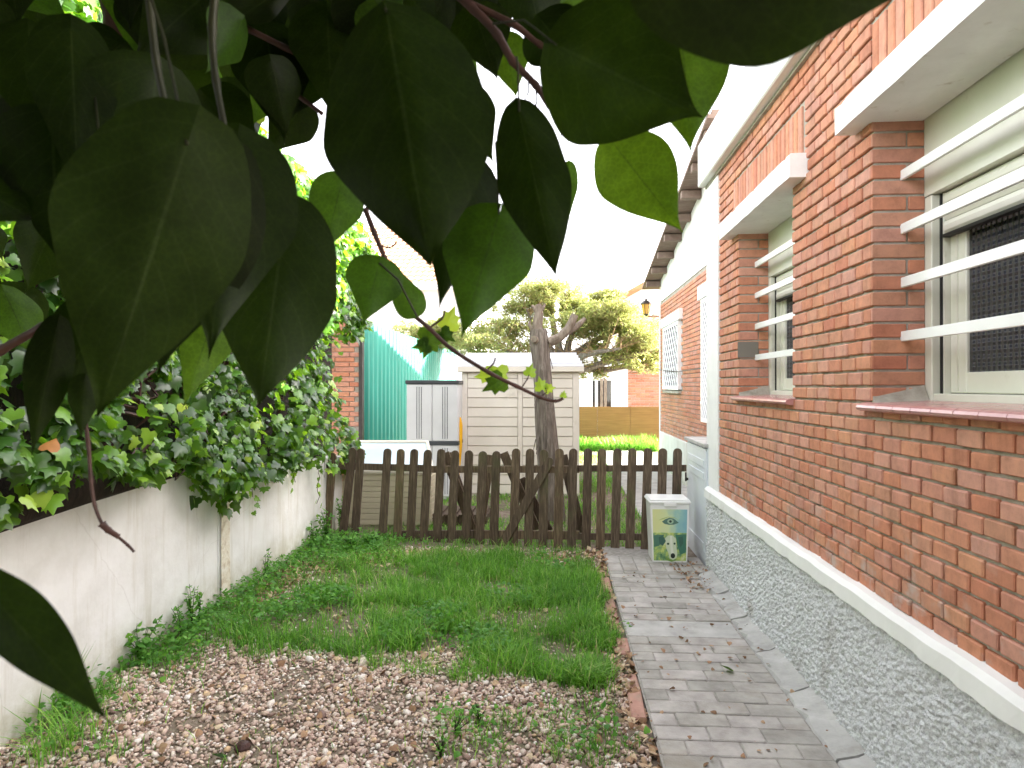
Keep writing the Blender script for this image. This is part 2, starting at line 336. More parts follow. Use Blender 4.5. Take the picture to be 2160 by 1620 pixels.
M['gravel'] = attr_mat('pebble_gravel', [(0, (.20, .13, .11)), (.15, (.40, .28, .22)), (.35, (.54, .41, .33)), (.5, (.63, .46, .38)), (.65, (.44, .34, .29)), (.78, (.68, .58, .50)), (.9, (.80, .75, .71)), (1, (.62, .42, .24))], .6, .15, 140)
M['litter'] = attr_mat('dry_leaf_litter', [(0, (.16, .09, .05)), (.4, (.34, .2, .12)), (.7, (.46, .32, .2)), (1, (.55, .44, .30))], .8, .1, 60)
M['grass'] = leaf_mat('grass_blade', [(0, (.045, .13, .014)), (.35, (.11, .28, .030)), (.7, (.24, .47, .06)), (.93, (.42, .58, .12)), (1, (.60, .52, .26))], (.24, .58, .06), .4, .45, spec=.35)
M['weed'] = leaf_mat('weed_leaf', [(0, (.04, .13, .022)), (.5, (.09, .24, .04)), (1, (.17, .36, .06))], (.22, .55, .06), .38, .5, spec=.3)
M['ivy'] = leaf_mat('ivy_leaf', [(0, (.010, .028, .007)), (.3, (.024, .07, .013)), (.55, (.065, .165, .020)), (.8, (.17, .33, .030)), (1, (.36, .48, .06))], (.30, .58, .02), .38, .30, spec=.5)
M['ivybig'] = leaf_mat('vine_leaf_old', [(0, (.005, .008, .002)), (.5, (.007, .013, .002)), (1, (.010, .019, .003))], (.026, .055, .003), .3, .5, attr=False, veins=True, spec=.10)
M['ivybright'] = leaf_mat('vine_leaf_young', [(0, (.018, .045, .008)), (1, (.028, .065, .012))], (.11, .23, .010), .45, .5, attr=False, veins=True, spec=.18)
M['lime'] = leaf_mat('vine_leaf_new', [(0, (.18, .32, .04)), (1, (.26, .38, .05))], (.45, .65, .05), .5, .4, attr=False)
M['deadleaf'] = leaf_mat('dead_leaf', [(0, (.35, .14, .04)), (1, (.5, .22, .06))], (.5, .2, .04), .35, .6, attr=False)
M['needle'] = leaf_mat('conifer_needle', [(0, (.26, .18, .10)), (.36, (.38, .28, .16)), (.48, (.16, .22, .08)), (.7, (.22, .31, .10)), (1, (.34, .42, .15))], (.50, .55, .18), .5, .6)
M['treeleaf'] = leaf_mat('tree_leaf', [(0, (.03, .07, .02)), (1, (.08, .16, .04))], (.2, .4, .05), .35, .5)
def mat_sheet():
    m, t, o = nt('green_fibreglass'); b = N(t, 'ShaderNodeBsdfPrincipled', Roughness=.45)
    c = ramp(t, noise(t, coord(t, (1, 1, .3)), 4, 5), [(.3, (.018, .19, .145)), (.7, (.035, .26, .20))]); t.links.new(c, b.inputs['Base Color'])
    tl = N(t, 'ShaderNodeBsdfTranslucent'); tl.inputs[0].default_value = (.1, .5, .4, 1)
    mx = N(t, 'ShaderNodeMixShader', Fac=.18); t.links.new(b.outputs[0], mx.inputs[1]); t.links.new(tl.outputs[0], mx.inputs[2]); t.links.new(mx.outputs[0], o.inputs[0]); return m
M['sheet'] = mat_sheet()
M['oldpost'] = surf('flaking_post_render', [(.35, (.42, .33, .23)), (.5, (.66, .60, .48)), (.65, (.74, .71, .63))], 16, .9, .7, 30, bdist=.01)
def mat_glass():
    m, t, o = nt('patterned_dark_glass'); b = N(t, 'ShaderNodeBsdfPrincipled', Roughness=.12); b.inputs['Specular IOR Level'].default_value = .8
    b.inputs['Base Color'].default_value = (.05, .052, .06, 1)
    v = coord(t); w = []
    sp = t.nodes.new('ShaderNodeSeparateXYZ'); t.links.new(v, sp.inputs[0])
    def mth(op, a, bb=None):
        n = t.nodes.new('ShaderNodeMath'); n.operation = op
        for i, q in enumerate((a, bb)):
            if q is None: continue
            if isinstance(q, (int, float)): n.inputs[i].default_value = q
            else: t.links.new(q, n.inputs[i])
        return n.outputs[0]
    h = mth('ADD', mth('SINE', mth('MULTIPLY', sp.outputs[1], 2 * math.pi / .027)), mth('SINE', mth('MULTIPLY', sp.outputs[2], 2 * math.pi / .027)))
    bn = N(t, 'ShaderNodeBump', Strength=1.0, Distance=.009); t.links.new(h, bn.inputs['Height']); t.links.new(bn.outputs[0], b.inputs['Normal'])
    t.links.new(b.outputs[0], o.inputs[0]); return m
M['glass'] = mat_glass()
def mat_plain(name, col, rough=.5, spec=.4):
    return surf(name, [(.3, tuple(c * .93 for c in col)), (.7, col)], 9, rough, .05, 60, spec=spec)
M['darkglass'] = mat_plain('dark_glass', (.03, .032, .035), .08, .8)
M['patch'] = mat_plain('cement_patch', (.20, .18, .15), .9)

# ================================================================== GROUND
g = MB(); g.add([(-150, -60, 0), (150, -60, 0), (150, 240, 0), (-150, 240, 0)], [[0, 1, 2, 3]])
tag(g.build('ground', M['soil']), kind='structure')
WX = 1.2                                    # brick face of the near house
PATH_X0, PATH_X1 = .40, 1.055
pb = MB(); pb.box(PATH_X0 - .005, PATH_X1, 1.0, 5.95, -.05, .0255)
path = link('path', None, None, (PATH_X0, 1.0, 0)); tag(path, kind='structure')
pb.build('bedding', M['joint'], path)
def paver_mesh(lx, ly, h=.028):
    V, F = chbox(-lx / 2, lx / 2, -ly / 2, ly / 2, 0, h, .004); return new_mesh('paver', V, F, M['paver'])
pm = [paver_mesh(.212, .104), paver_mesh(.104, .104), paver_mesh(.104, .212), paver_mesh(.155, .104)]
y = 1.55; row = 0; slab_y = (3.83, 4.09)
def put_paver(me, x, y):
    o = link('paver', me, path, (x, y, .004 + random.uniform(-.004, .003)))
    o.rotation_euler = (random.uniform(-.012, .012), random.uniform(-.012, .012), random.uniform(-.012, .012))
while y < 5.15:
    if slab_y[0] - .05 < y < slab_y[1] + .03:
        y = slab_y[1] + .055; continue
    x = PATH_X0 + (0 if row % 2 else -.11)
    while x < PATH_X1 - .04:
        a = max(x, PATH_X0); e = min(x + .218, PATH_X1 - .004)
        wd = e - a
        me = pm[0] if wd > .19 else (pm[3] if wd > .13 else pm[1])
        if wd > .08: put_paver(me, (a + e) / 2, y)
        x += .218
    y += .1105; row += 1
x = PATH_X0 + .055
while x < PATH_X1 + .12:
    put_paver(pm[2], x, 5.27); put_paver(pm[2], x, 5.49); x += .1105
s = MB(); s.add(*chbox(PATH_X0, PATH_X1 - .01, slab_y[0], slab_y[1], -.02, .027, .006)); s.build('slab', M['concrete'], path)
# terracotta edging
em = new_mesh('edging_brick', *chbox(-.032, .032, -.11, .11, 0, .05, .006), M['terracotta'])
y = 1.6
while y < 5.3:
    if random.random() < .86:
        o = link('edging_brick', em, path, (PATH_X0 - .045 + random.uniform(-.01, .01), y, -.022 + random.uniform(-.01, .008))); o.rotation_euler = (random.uniform(-.03, .03), random.uniform(-.12, .12), random.uniform(-.05, .05))
    y += .232
# cement fillet beside the plinth, broken into pieces
ys = [1.0, 1.9, 2.6, 3.15, 3.62, 4.12, 4.6, 5.12]
for i in range(len(ys) - 1):
    f = MB(); n = 9; V = []; 
    for k in range(n):
        yy = ys[i] + .008 + (ys[i + 1] - ys[i] - .016) * k / (n - 1); jx = random.uniform(-.018, .018)
        V += [(PATH_X1 - .008 + jx, yy, .004), (PATH_X1 + .012 + jx, yy, .034), (PATH_X1 + .08, yy, .05 + random.uniform(-.006, .006)), (1.205, yy, .085 + random.uniform(-.01, .01)), (1.205, yy, -.02)]
    F = [[a * 5 + b, a * 5 + b + 1, (a + 1) * 5 + b + 1, (a + 1) * 5 + b] for a in range(n - 1) for b in range(4)] + [[0, 1, 2, 3, 4], [(n - 1) * 5 + q for q in (4, 3, 2, 1, 0)]]
    build('cement_fillet', V, [f[::-1] for f in F], M['concrete'], path)

# ================================================================== NEAR BRICK HOUSE
house = thing('brick_house', 'near brick house with white lintels, barred windows and rough-cast plinth along the path', 'house', (WX, 3.3, 0))
HC, HB = .0608, .130                         # course height, header module
Z0 = .664; ZT = Z0 + 39 * HC                 # brick zone
YN, YF = .9, YX(1517, WX)                    # near end, far end of the brick face
W1 = (.98, YX(1838, WX)); W2 = (YX(1671, WX), YX(1557, WX))
ZS, ZL0, ZL1 = 1.405, 2.46, 2.575            # sill top, lintel bottom/top
ZSOL = ZL1 + .262
L1 = (.80, W1[1] + .13); L2 = (W2[0] - .2, W2[1] + .17)
SO1 = (.80, W1[1] + .0); SO2 = (W2[0] - .17, W2[1] + .12)
core = MB(); cx0, cx1 = WX + .013, WX + .3
core.box(cx0, cx1, YN, YF, .5, ZS - .03)
core.box(cx0, cx1, YN, YF, ZL0 + .02, ZT)
for a, b in ((YN, W1[0]), (W1[1] + .004, W2[0] - .004), (W2[1] + .004, YF)): core.box(cx0, cx1, a, b, ZS - .03, ZL0 + .02)
core.build('mortar_wall', M['mortar'], house)
bl = []     # (centerY, z, length, height, soldier)
def fill(a, b, z, h, startoff):
    segs = []
    L = b - a
    if L < .05: return
    x = b
    first = startoff
    while x - a > .035:
        ln = min(first, x - a); first = HB
        if x - a - ln < .05: ln = x - a
        segs.append((x - ln / 2, z, ln - .0105, h)); x -= ln
    bl.extend(segs)
ncourse = int(round((ZT - Z0) / HC))
soldier = []
for i in range(ncourse):
    z = Z0 + i * HC; zc = z + HC / 2
    blocks = []
    if ZS - .03 < zc < ZL0 + .005: blocks = [W1, W2]
    elif ZL0 < zc < ZL1 : blocks = [L1, L2]
    elif ZL1 <= zc < ZSOL: blocks = [SO1, SO2]
    pos = YN; ends = []
    for a, b in blocks: ends.append((pos, a)); pos = b
    ends.append((pos, YF))
    for a, b in ends:
        if b > a: fill(a, b, z, HC - .0108, HB if i % 2 else HB * 1.5)
for a, b in (SO1, SO2):
    x = b
    while x - .0605 > a: soldier.append((x - .03, ZL1 + .002, .049, ZSOL - ZL1 - .008)); x -= .0605
def brick_verts(ln, h, j=0.0):
    V, F = chbox(0, .10, -ln / 2, ln / 2, 0, h, .004)
    return V, F
cache = {}
def brick_mesh(ln, h):
    k = (round(ln, 2), round(h, 3), random.randrange(3))
    if k not in cache:
        V, F = brick_verts(k[0] if abs(k[0] - ln) < .003 else ln, h)
        rr = random.Random(len(cache))
        V = [(x + rr.uniform(-.0008, .0008), y + rr.uniform(-.0012, .0012), zz + rr.uniform(-.001, .001)) for x, y, zz in V]
        cache[k] = new_mesh('brick', V, F, M['brick'])
    return cache[k]
def vis(c):
    u, v, zc = proj((WX, c[0], c[1] + .03)); inside = -60 < u < 2230 and -40 < v < 1660
    return (0 if inside else 100) + zc
bl.sort(key=vis)
for q in bl[:290]:
    o = link('brick', brick_mesh(q[2], q[3]), house, (WX + random.uniform(-.0025, .0015), q[0] + random.uniform(-.0015, .0015), q[1] + random.uniform(-.0012, .0012)))
    o.rotation_euler = (random.uniform(-.006, .006), 0, random.uniform(-.008, .008))
def join_bricks(lst, name, parent, X, mat, depth=.1, axis='X'):
    V = []; F = []; rn = []
    for c in lst:
        v, f = chbox(0, depth, -c[2] / 2, c[2] / 2, 0, c[3], .004); n = len(V); dx = random.uniform(-.0025, .0015)
        V += [(X + a + dx, c[0] + b, c[1] + z) for a, b, z in v]; F += [[i + n for i in ff] for ff in f]; rn += [random.random()] * len(v)
    return build(name, V, F, mat, parent, rnd=rn, kind='stuff')
join_bricks(bl[290:], 'brickwork', house, WX, M['brick_s'])
for q in soldier:
    o = link('soldier_brick', brick_mesh(q[2], q[3]), house, (WX + random.uniform(-.002, .001), q[0], q[1])); o.rotation_euler = (random.uniform(-.004, .004), 0, 0)
# far jambs of both windows, bricks laid in depth
def jamb(Wd):
    i0 = 0
    for i in range(ncourse):
        z = Z0 + i * HC
        if not (ZS - .03 < z + HC / 2 < ZL0 + .005): continue
        pieces = [(.0, .196)] if i % 2 else [(.0, .128), (.135, .196)]
        for a, b in pieces:
            V, F = chbox(a + .001, b, -.006, .04, 0, HC - .0095, .003)
            me = new_mesh('jamb_brick', V, F, M['brick']); link('jamb_brick', me, house, (WX + .1001 * 0 + random.uniform(0, .002), Wd[1] + .003, z))
for Wd in (W1, W2): jamb(Wd)
# white pilaster, cornice, fascia
YP = YX(1493.5, WX)
p = MB(); p.box(WX - .012, WX + .3, YF + .001, YP, Z0, ZT + .02, .006); p.build('pilaster', M['white'], house)
c = MB(); c.box(WX - .075, WX + .5, .4, YP + .02, ZT + .003, ZT + .34, .008); c.build('fascia', M['white'], house)
c = MB(); c.box(WX - .02, WX + .28, .4, YP, ZT - .016, ZT + .0005); c.build('eave_joint', M['mortar'], house)
r_ = MB(); r_.add([(WX + .06, .4, ZT + .345), (WX + .06, YP + .02, ZT + .345), (6, YP + .02, ZT + 1.1), (6, .4, ZT + 1.1), (WX + .06, .4, ZT + .37), (WX + .06, YP + .02, ZT + .37), (6, YP + .02, ZT + 1.16), (6, .4, ZT + 1.16)], [[0, 1, 2, 3], [4, 7, 6, 5], [0, 4, 5, 1], [3, 2, 6, 7], [1, 5, 6, 2], [0, 3, 7, 4]]); r_.build('roof', M['tile'], house)
b_ = MB(); b_.box(WX + .5, 6, .4, YP, 0, ZT + .3); b_.build('rear_body', M['whitewall'], house)
# lintels
def lintel(a, b):
    V = []; F = []; n = 40
    x0 = WX - .082
    for k in range(n):
        yy = a + (b - a) * k / (n - 1); j = lambda s=.0012: random.uniform(-s, s)
        chip = -.004 if random.random() < .06 else 0
        V += [(x0 + j(), yy, ZL0 + j()), (x0 + j() - chip, yy, ZL1 - .006 + j() + chip), (x0 + .008 + j() - chip, yy, ZL1 + j() + chip), (WX + .05, yy, ZL1 + .002), (WX + .19, yy, ZL1 + .002), (WX + .19, yy, ZL0 + .001)]
    F = [[p * 6 + q, p * 6 + (q + 1) % 6, (p + 1) * 6 + (q + 1) % 6, (p + 1) * 6 + q] for p in range(n - 1) for q in range(6)]
    F += [[0, 5, 4, 3, 2, 1], [(n - 1) * 6 + q for q in range(6)]]
    return build('lintel', V, [f[::-1] for f in F], M['peel'], house)
lintel(*L1); lintel(*L2)
# windows
def window(Wd, split):
    a, b = Wd; fx = WX + .20
    win = link('window', None, house, (fx, (a + b) / 2, ZS))
    m_ = MB(); m_.box(fx - .004, fx + .06, a, b, ZL0 - .29, ZL0 + .02); m_.build('shutter_box', M['cream'], win)
    zt = ZL0 - .293
    # frame channel either side, head, foot
    for y0, y1 in ((b - .045, b + .004), (a, a + .05)):
        f = MB(); f.box(fx - .002, fx + .07, y0, y1, ZS - .02, zt, .003); f.build('frame_stile', M['cream'], win)
    for y0, y1 in ((b - .075, b - .0455), (a + .0505, a + .08)):
        f = MB(); f.box(fx + .028, fx + .07, y0, y1, ZS - .02, zt); f.build('shutter_guide', M['cream'], win)
        f = MB(); f.box(fx + .02, fx + .0275, y0 + .010, y1 - .012, ZS, zt - .002); f.build('guide_slot', M['dark'], win)
    f = MB(); f.box(fx + .002, fx + .085, a + .05, b - .046, ZS - .022, ZS + .018, .003); f.build('frame_foot', M['cream'], win)
    # shutter slats, rolled partly down
    z = zt
    nsl = 3
    for k in range(nsl):
        h = .052; sl = MB(); sl.prism([(fx + .033, z - h), (fx + .024, z - h * .75), (fx + .022, z - h * .4), (fx + .03, z - .004), (fx + .045, z - .004), (fx + .045, z - h)], (a + .08, b - .076), 'y'); sl.build('shutter_slat', M['cream'], win); z -= h
    f = MB(); f.box(fx + .018, fx + .045, a + .08, b - .076, z - .012, z - .001); f.build('shutter_bottom_rail', M['dark'], win)
    # sashes
    zs0 = ZS + .02; st = .095
    mids = [b - .076] + split + [a + .08]
    for i in range(len(mids) - 1):
        y1, y0 = mids[i] - .002, mids[i + 1] + .002; dx = .012 * (i % 2)
        X0, X1 = fx + .046 + dx, fx + .078 + dx
        sa = link('sash', None, win, (X0, (y0 + y1) / 2, zs0))
        f = MB()
        f.box(X0, X1, y1 - st, y1, zs0, zt, .004); f.box(X0, X1, y0, y0 + st * .7, zs0, zt, .004)
        f.box(X0 + .001, X1 - .001, y0 + st * .7, y1 - st, zs0, zs0 + .075, .004); f.box(X0 + .001, X1 - .001, y0 + st * .7, y1 - st, zt - .03, zt - .001)
        f.box(X0 - .006, X0 + .004, y1 - st * .55, y1 - st * .5, zs0 + .01, zt - .01)
        f.build('sash_frame', M['cream'], win)
        COL.objects.unlink(sa); bpy.data.objects.remove(sa)
        g_ = MB(); g_.box(X0 + .012, X0 + .018, y0 + st * .7 - .005, y1 - st + .005, zs0 + .07, zt - .02); g_.build('pane', M['glass'] , win)
    # four flat security bars fixed in the reveals
    for k in range(4):
        zb = ZS + .235 + .205 * k
        f = MB(); f.box(WX + .108, WX + .122, a - .003, b + .003, zb - .019, zb + .019, .002); f.build('security_bar', M['bars'], win)
    # sill
    sl = link('sill', None, house, (WX, (a + b) / 2, ZS - .03))
    mm = MB(); mm.box(WX + .03, fx, a, b, ZS - .05, ZS - .022); mm.build('mortar_bed', M['mortar'], sl)
    y = b + .045; k = 0
    while y > a:
        y0 = max(y - .118, a - .02)
        V = []
        prof = [(WX + .2, ZS - .008), (WX + .02, ZS - .016), (WX - .022, ZS - .02), (WX - .036, ZS - .027), (WX - .040, ZS - .036), (WX - .035, ZS - .045), (WX - .02, ZS - .05), (WX - .001, ZS - .05), (WX - .001, ZS - .03), (WX + .2, ZS - .021)]
        inside = y <= b + .001
        if not inside: prof = [(min(px_, WX - .001), pz) for px_, pz in prof[1:9]]
        t_ = MB(); t_.prism([(px_ + random.uniform(-.0006, .0006), pz) for px_, pz in prof], (y0 + .0015, (min(y, b - .001) if False else y) - .0015), 'y')
        t_.build('sill_tile', M['sill'], sl, smooth=False); y = y0 if k else b - .0; k += 1
        if y - a < .03: break
for Wd in (W1, W2):
    b = MB(); b.add([(WX + .004, Wd[1] + .002, ZS - .024), (WX + .195, Wd[1] + .002, ZS - .024), (WX + .195, Wd[1] + .002, ZS + .055), (WX + .004, Wd[1] + .002, ZS + .012), (WX + .004, Wd[1] - .03, ZS - .024), (WX + .195, Wd[1] - .045, ZS - .024)], [[0, 1, 2, 3], [4, 5, 1, 0][::-1], [4, 3, 2, 5][::-1], [0, 3, 4], [1, 5, 2]]); b.build('mortar_wedge', M['mortar'], house)
window(W1, [W1[0] + .72]); window(W2, [W2[0] + .5])
pt = MB(); pt.box(WX - .0035, WX + .13, W2[1] - .008, W2[1] - .0035, ZS + .235, ZS + .235 + .105, 0); pt.build('cement_patch', M['patch'], house)
# plinth: rough cast, bellied outwards, with a white painted band above
ny, nz = 1000, 170
yy = np.linspace(.9, YX(1491, 1.175), ny); zz = np.linspace(-.02, Z0 - .07, nz)
Yg, Zg = np.meshgrid(yy, zz, indexing='ij')
nn = fbm(Yg * 60 + Zg * 30, Zg * 85, 3, 3); n2 = fbm(Yg * 3, Zg * 3, 3, 9)
Xg = WX - .03 - .026 * (nn - .45) - .03 * (n2 - .5) - .012 * (1 - Zg / .6)
V = np.stack([Xg, Yg, Zg], -1).reshape(-1, 3)
F = np.array(grid_faces(ny, nz))
V2 = V.copy()
build('plinth', V, F, M['tirol'], house, smooth=True)
n = 90; V = []
for k in range(n):
    y_ = .9 + (YX(1491, 1.175) - .9) * k / (n - 1); j = .010 * (float(fbm(np.array(y_ * 7.), np.array(2.), 3, 5)) - .45); j2 = .010 * (float(fbm(np.array(y_ * 16.), np.array(7.), 3, 5)) - .45)
    V += [(WX + .02, y_, Z0 - .078), (WX - .048 + j2, y_, Z0 - .078 + j2), (WX - .046 + j2 * .5, y_, Z0 - .02 + j), (WX - .028, y_, Z0 - .001 + j), (WX + .02, y_, Z0 + .006 + j * 2)]
F = [[a * 5 + b, a * 5 + (b + 1) % 5, (a + 1) * 5 + (b + 1) % 5, (a + 1) * 5 + b] for a in range(n - 1) for b in range(5)] + [[0, 4, 3, 2, 1], [(n - 1) * 5 + q for q in range(5)]]
build('plinth_band', V, [f[::-1] for f in F], M['white'], house, smooth=False)

# white metal cabinet beyond the pilaster
cY0, cY1, cX = YX(1491, 1.175) + .004, YX(1448, 1.17), 1.172
mc = thing('meter_cabinet', 'low white metal cabinet with pressed door panel between the house corner and the fence', 'cabinet', (cX + .2, (cY0 + cY1) / 2, 0))
b = MB(); b.box(cX + .012, cX + .45, cY0, cY1, .0, .965, .006); b.build('body', M['metalwhite'], mc)
b = MB(); b.box(cX, cX + .0118, cY0 + .02, cY1 - .02, .06, .955, .004); d = b.build('door', M['metalwhite'], mc)
for z0, z1 in ((.80, .86), (.70, .76), (.12, .2)):
    b = MB(); b.box(cX - .006, cX - .0005, cY0 + .08, cY1 - .10, z0, z1, .0028); b.build('pressed_rib', M['metalwhite'], d)
b = MB(); b.tube([(cX - .02, cY1 - .06, .60), (cX - .02, cY1 - .06, .68)], .008, 6); b.box(cX - .014, cX, cY1 - .07, cY1 - .05, .61, .63); b.build('handle', M['iron'], d)
b = MB(); b.box(cX - .02, cX + .5, cY0 - .0, cY1 + .02, .966, .995, .004); b.build('top', M['concrete'], mc)

# ================================================================== SECOND HOUSE (beyond the fence)
HX = 1.88
YC = YX(1392, HX); YB = 5.9
h2 = thing('brick_house', 'farther brick house with white gable, dark timber eaves and lattice window beyond the fence', 'house', (HX, (YB + YC) / 2, 0))
bt = EYE + .808 * HX; bp = EYE - .43 * HX
b = MB(); b.box(HX + .012, 7, YB, YC - .09, 0, bt + .01); b.build('wall', M['mortar'], h2)
def zver(y): return 3.27 + .19 * (12.4 - y)
b = MB(); b.prism([(YB, bt + .012), (YC, bt + .012), (YC, zver(YC) + .05), (7.25, zver(7.25) + .05), (7.25, bt + .6), (YB, bt + .6)], (HX - .004, 7), 'x'); b.build('gable', M['white'], h2)
b = MB(); b.box(HX - .016, HX + .3, YC - .088, YC, 0, bt + .01, .005); b.build('corner_post', M['white'], h2)
b = MB(); b.box(HX - .03, HX + .0115, YB, YC - .089, 0, bp, .006); b.build('plinth', M['whitewall'], h2)
lst = []
wy0, wy1 = YX(1437, HX), YX(1404, HX); wz0, wz1 = PX(1420, 820, HX).z, 2.46
vy0, vy1 = YX(1520, HX), YX(1488, HX)
for i in range(int((bt - bp) / .062)):
    z = bp + i * .062; y = YC - .09
    k = 0
    while y > YB + .1:
        ln = .249 if (k or i % 2) else .124
        cy = y - ln / 2
        inw = (wy0 - .05 < cy < wy1 + .05 and wz0 < z + .03 < wz1 + .1) or (vy0 < cy < vy1 + .05 and 1.0 < z < 2.6)
        if not inw: lst.append((cy, z, ln - .009, .0525))
        y -= ln; k += 1
join_bricks(lst, 'brickwork', h2, HX, M['brick_s'], .02)
def lattice(y0, y1, z0, z1, X, parent):
    wn_ = link('window', None, parent, (X, (y0 + y1) / 2, z0))
    g_ = MB(); g_.box(X + .006, X + .02, y0, y1, z0, z1); g_.build('pane', M['darkglass'], wn_)
    f = MB()
    for a, bb, c_, d_ in ((y0 - .05, y0, z0 - .05, z1 + .05), (y1, y1 + .05, z0 - .05, z1 + .05)): f.box(X - .05, X + .02, a, bb, c_, d_)
    f.box(X - .05, X + .02, y0, y1, z0 - .05, z0); f.box(X - .05, X + .02, y0, y1, z1, z1 + .05); f.build('frame', M['bars'], wn_)
    n = 7; st = (y1 - y0) / n
    gm = MB()
    nz_ = int((z1 - z0) / st)
    for k in range(-nz_, n):
        for sgn in (1, -1):
            pts = []
            ya = y0 + k * st; za = z0
            A = Vector((0, ya, z0)); B = Vector((0, ya + (z1 - z0), z1))
            if A.y < y0: A.z += y0 - A.y; A.y = y0
            if B.y > y1: B.z -= B.y - y1; B.y = y1
            if B.z - A.z < .02: continue
            if sgn < 0: A.y = y0 + y1 - A.y; B.y = y0 + y1 - B.y
            gm.tube([(X - .03 - .012 * sgn, A.y, A.z), (X - .03 - .012 * sgn, B.y, B.z)], .011, 4)
    gm.build('lattice_grille', M['bars'], wn_)
    return wn_
lattice(wy0 + .05, wy1 - .03, wz0 + .04, wz1 - .06, HX, h2)
b = MB(); b.box(HX - .06, HX + .05, wy0 - .12, wy1 + .14, wz1, wz1 + .16, .006); b.build('lintel', M['white'], h2)
b = MB(); b.box(HX - .05, HX + .0, wy0 - .03, wy1 + .03, wz0 - .07, wz0 - .03); b.build('sill', M['mortar'], h2)
lattice(vy0, vy1, 1.05, 2.5, HX, h2)
b = MB(); b.box(HX - .06, HX + .05, vy0 - .12, vy1 + .2, 2.56, 2.74, .006); b.build('lintel', M['white'], h2)
# verge: sloping soffit boards and purlin ends
y0_, y1_ = 7.2, YC + .35
VX = 1.60
b = MB(); b.prism([(y0_, zver(y0_) + .055), (y1_, zver(y1_) + .055), (y1_, zver(y1_) + .10), (y0_, zver(y0_) + .10)], (VX, 7.2), 'x'); b.build('soffit_board', M['soffit'], h2)
b = MB(); b.prism([(y0_, zver(y0_) + .102), (y1_ - .02, zver(y1_) + .106), (y1_ - .02, zver(y1_) + .15), (y0_, zver(y0_) + .15)], (VX + .05, 7.2), 'x'); b.build('roof', M['soffit'], h2)
for k in range(10):
    yk = YC - .1 - .68 * k
    if yk < 7.3: break
    b = MB(); zk = zver(yk) + .05; b.add(*chbox(VX + .02, HX - .006, yk - .055, yk + .055, zk - .10, zk - .002, .004)); b.build('purlin_end', M['soffit'], h2)
# cable and wall lantern
b = MB(); pts = [PX(1389, 780, HX - .03), PX(1405, 782, HX - .05), PX(1430, 784, HX - .06), PX(1455, 781, HX - .05), PX(1490, 776, HX - .03)]; b.tube(pts, .006, 5); b.build('cable', M['iron'], h2)
lp = PY(1363, 648, YC + .05)
lan = thing('wall_lantern', 'small black wall lantern with amber glass on the corner of the farther house', 'lantern', (lp.x, lp.y, lp.z - .17))
def lathe(mb, c, prof, n=6, rot=0.0):
    V = []
    for r, z in prof: V += [(c[0] + r * math.cos(rot + 2 * math.pi * k / n), c[1] + r * math.sin(rot + 2 * math.pi * k / n), c[2] + z) for k in range(n)]
    mb.add(V, grid_faces(len(prof), n, True) + [list(range(n))[::-1], [(len(prof) - 1) * n + k for k in range(n)]]); return mb
lathe(MB(), lp, [(.045, -.125), (.085, .055)]).build('glass', M['amber'], lan)
lathe(MB(), lp, [(.105, .056), (.10, .07), (.05, .115), (.02, .13), (.022, .145), (.006, .165)]).build('cap', M['iron'], lan)
lathe(MB(), lp, [(.012, -.175), (.02, -.15), (.052, -.135), (.05, -.126)]).build('foot', M['iron'], lan)
for k in range(6):
    an = 2 * math.pi * k / 6; b = MB(); b.tube([(lp.x + .047 * math.cos(an), lp.y + .047 * math.sin(an), lp.z - .126), (lp.x + .088 * math.cos(an), lp.y + .088 * math.sin(an), lp.z + .056)], .005, 4); b.build('rib', M['iron'], lan)
b = MB(); b.tube([(lp.x, lp.y, lp.z - .165), (HX + .1, lp.y - .02, lp.z - .165)], .010, 6); b.tube([(lp.x + .1, lp.y, lp.z - .165), (HX + .01, lp.y, lp.z - .04)], .006, 6); b.build('bracket', M['iron'], lan)
# pale concrete walk beside the farther house
b = MB(); b.box(.92, HX + .0, 6.35, 15.8, -.05, .02, .006)
wk = b.build('walkway', M['concrete']); tag(wk, kind='structure')

# ================================================================== LEFT GARDEN WALL
LX = -2.22
wl = thing('garden_wall', 'low white rendered garden wall under the ivy on the left', 'wall', (LX, 4, 0))
def ztop(y): return float(np.interp(y, [0, 2.6, 3.3, 4.4, 6.6], [.80, .87, .94, .90, .73]))
def wall_piece(name, y0, y1, x0, mat):
    n, m_ = 60, 14; V = []
    for i in range(n):
        y_ = y0 + (y1 - y0) * i / (n - 1)
        for j in range(m_):
            z_ = ztop(y_) * j / (m_ - 1) - .0
            V.append((x0 + .010 * (float(vnoise(np.array(y_ * 2.3), np.array(z_ * 2.3), 4)) - .5), y_, z_))
        V.append((x0 - .05, y_, ztop(y_) + .004)); V.append((x0 - .2, y_, ztop(y_)))
    F = grid_faces(n, m_ + 2)
    return build(name, V, F, mat, wl, smooth=False)
py0, py1 = YX(461, LX), YX(480, LX)
wall_piece('wall_face', .2, py0 - .006, LX, M['whitewall']); wall_piece('wall_face', py1 + .006, 6.75, LX - .004, M['whitewall'])
wall_piece('pilaster', py0, py1, LX + .022, M['oldpost'])
b = MB(); b.box(LX - .2, LX + .010, py0 - .01, py1 + .01, 0, ztop(py0) - .01); b.build('core', M['whitewall'], wl)
b = MB(); b.box(LX - .34, LX - .20, .2, 7.0, .5, 2.7); hb = b.build('heather_screen', M['twigs']); tag(hb, 'dark brown brushwood screen standing behind the ivy on the wall', 'screen')
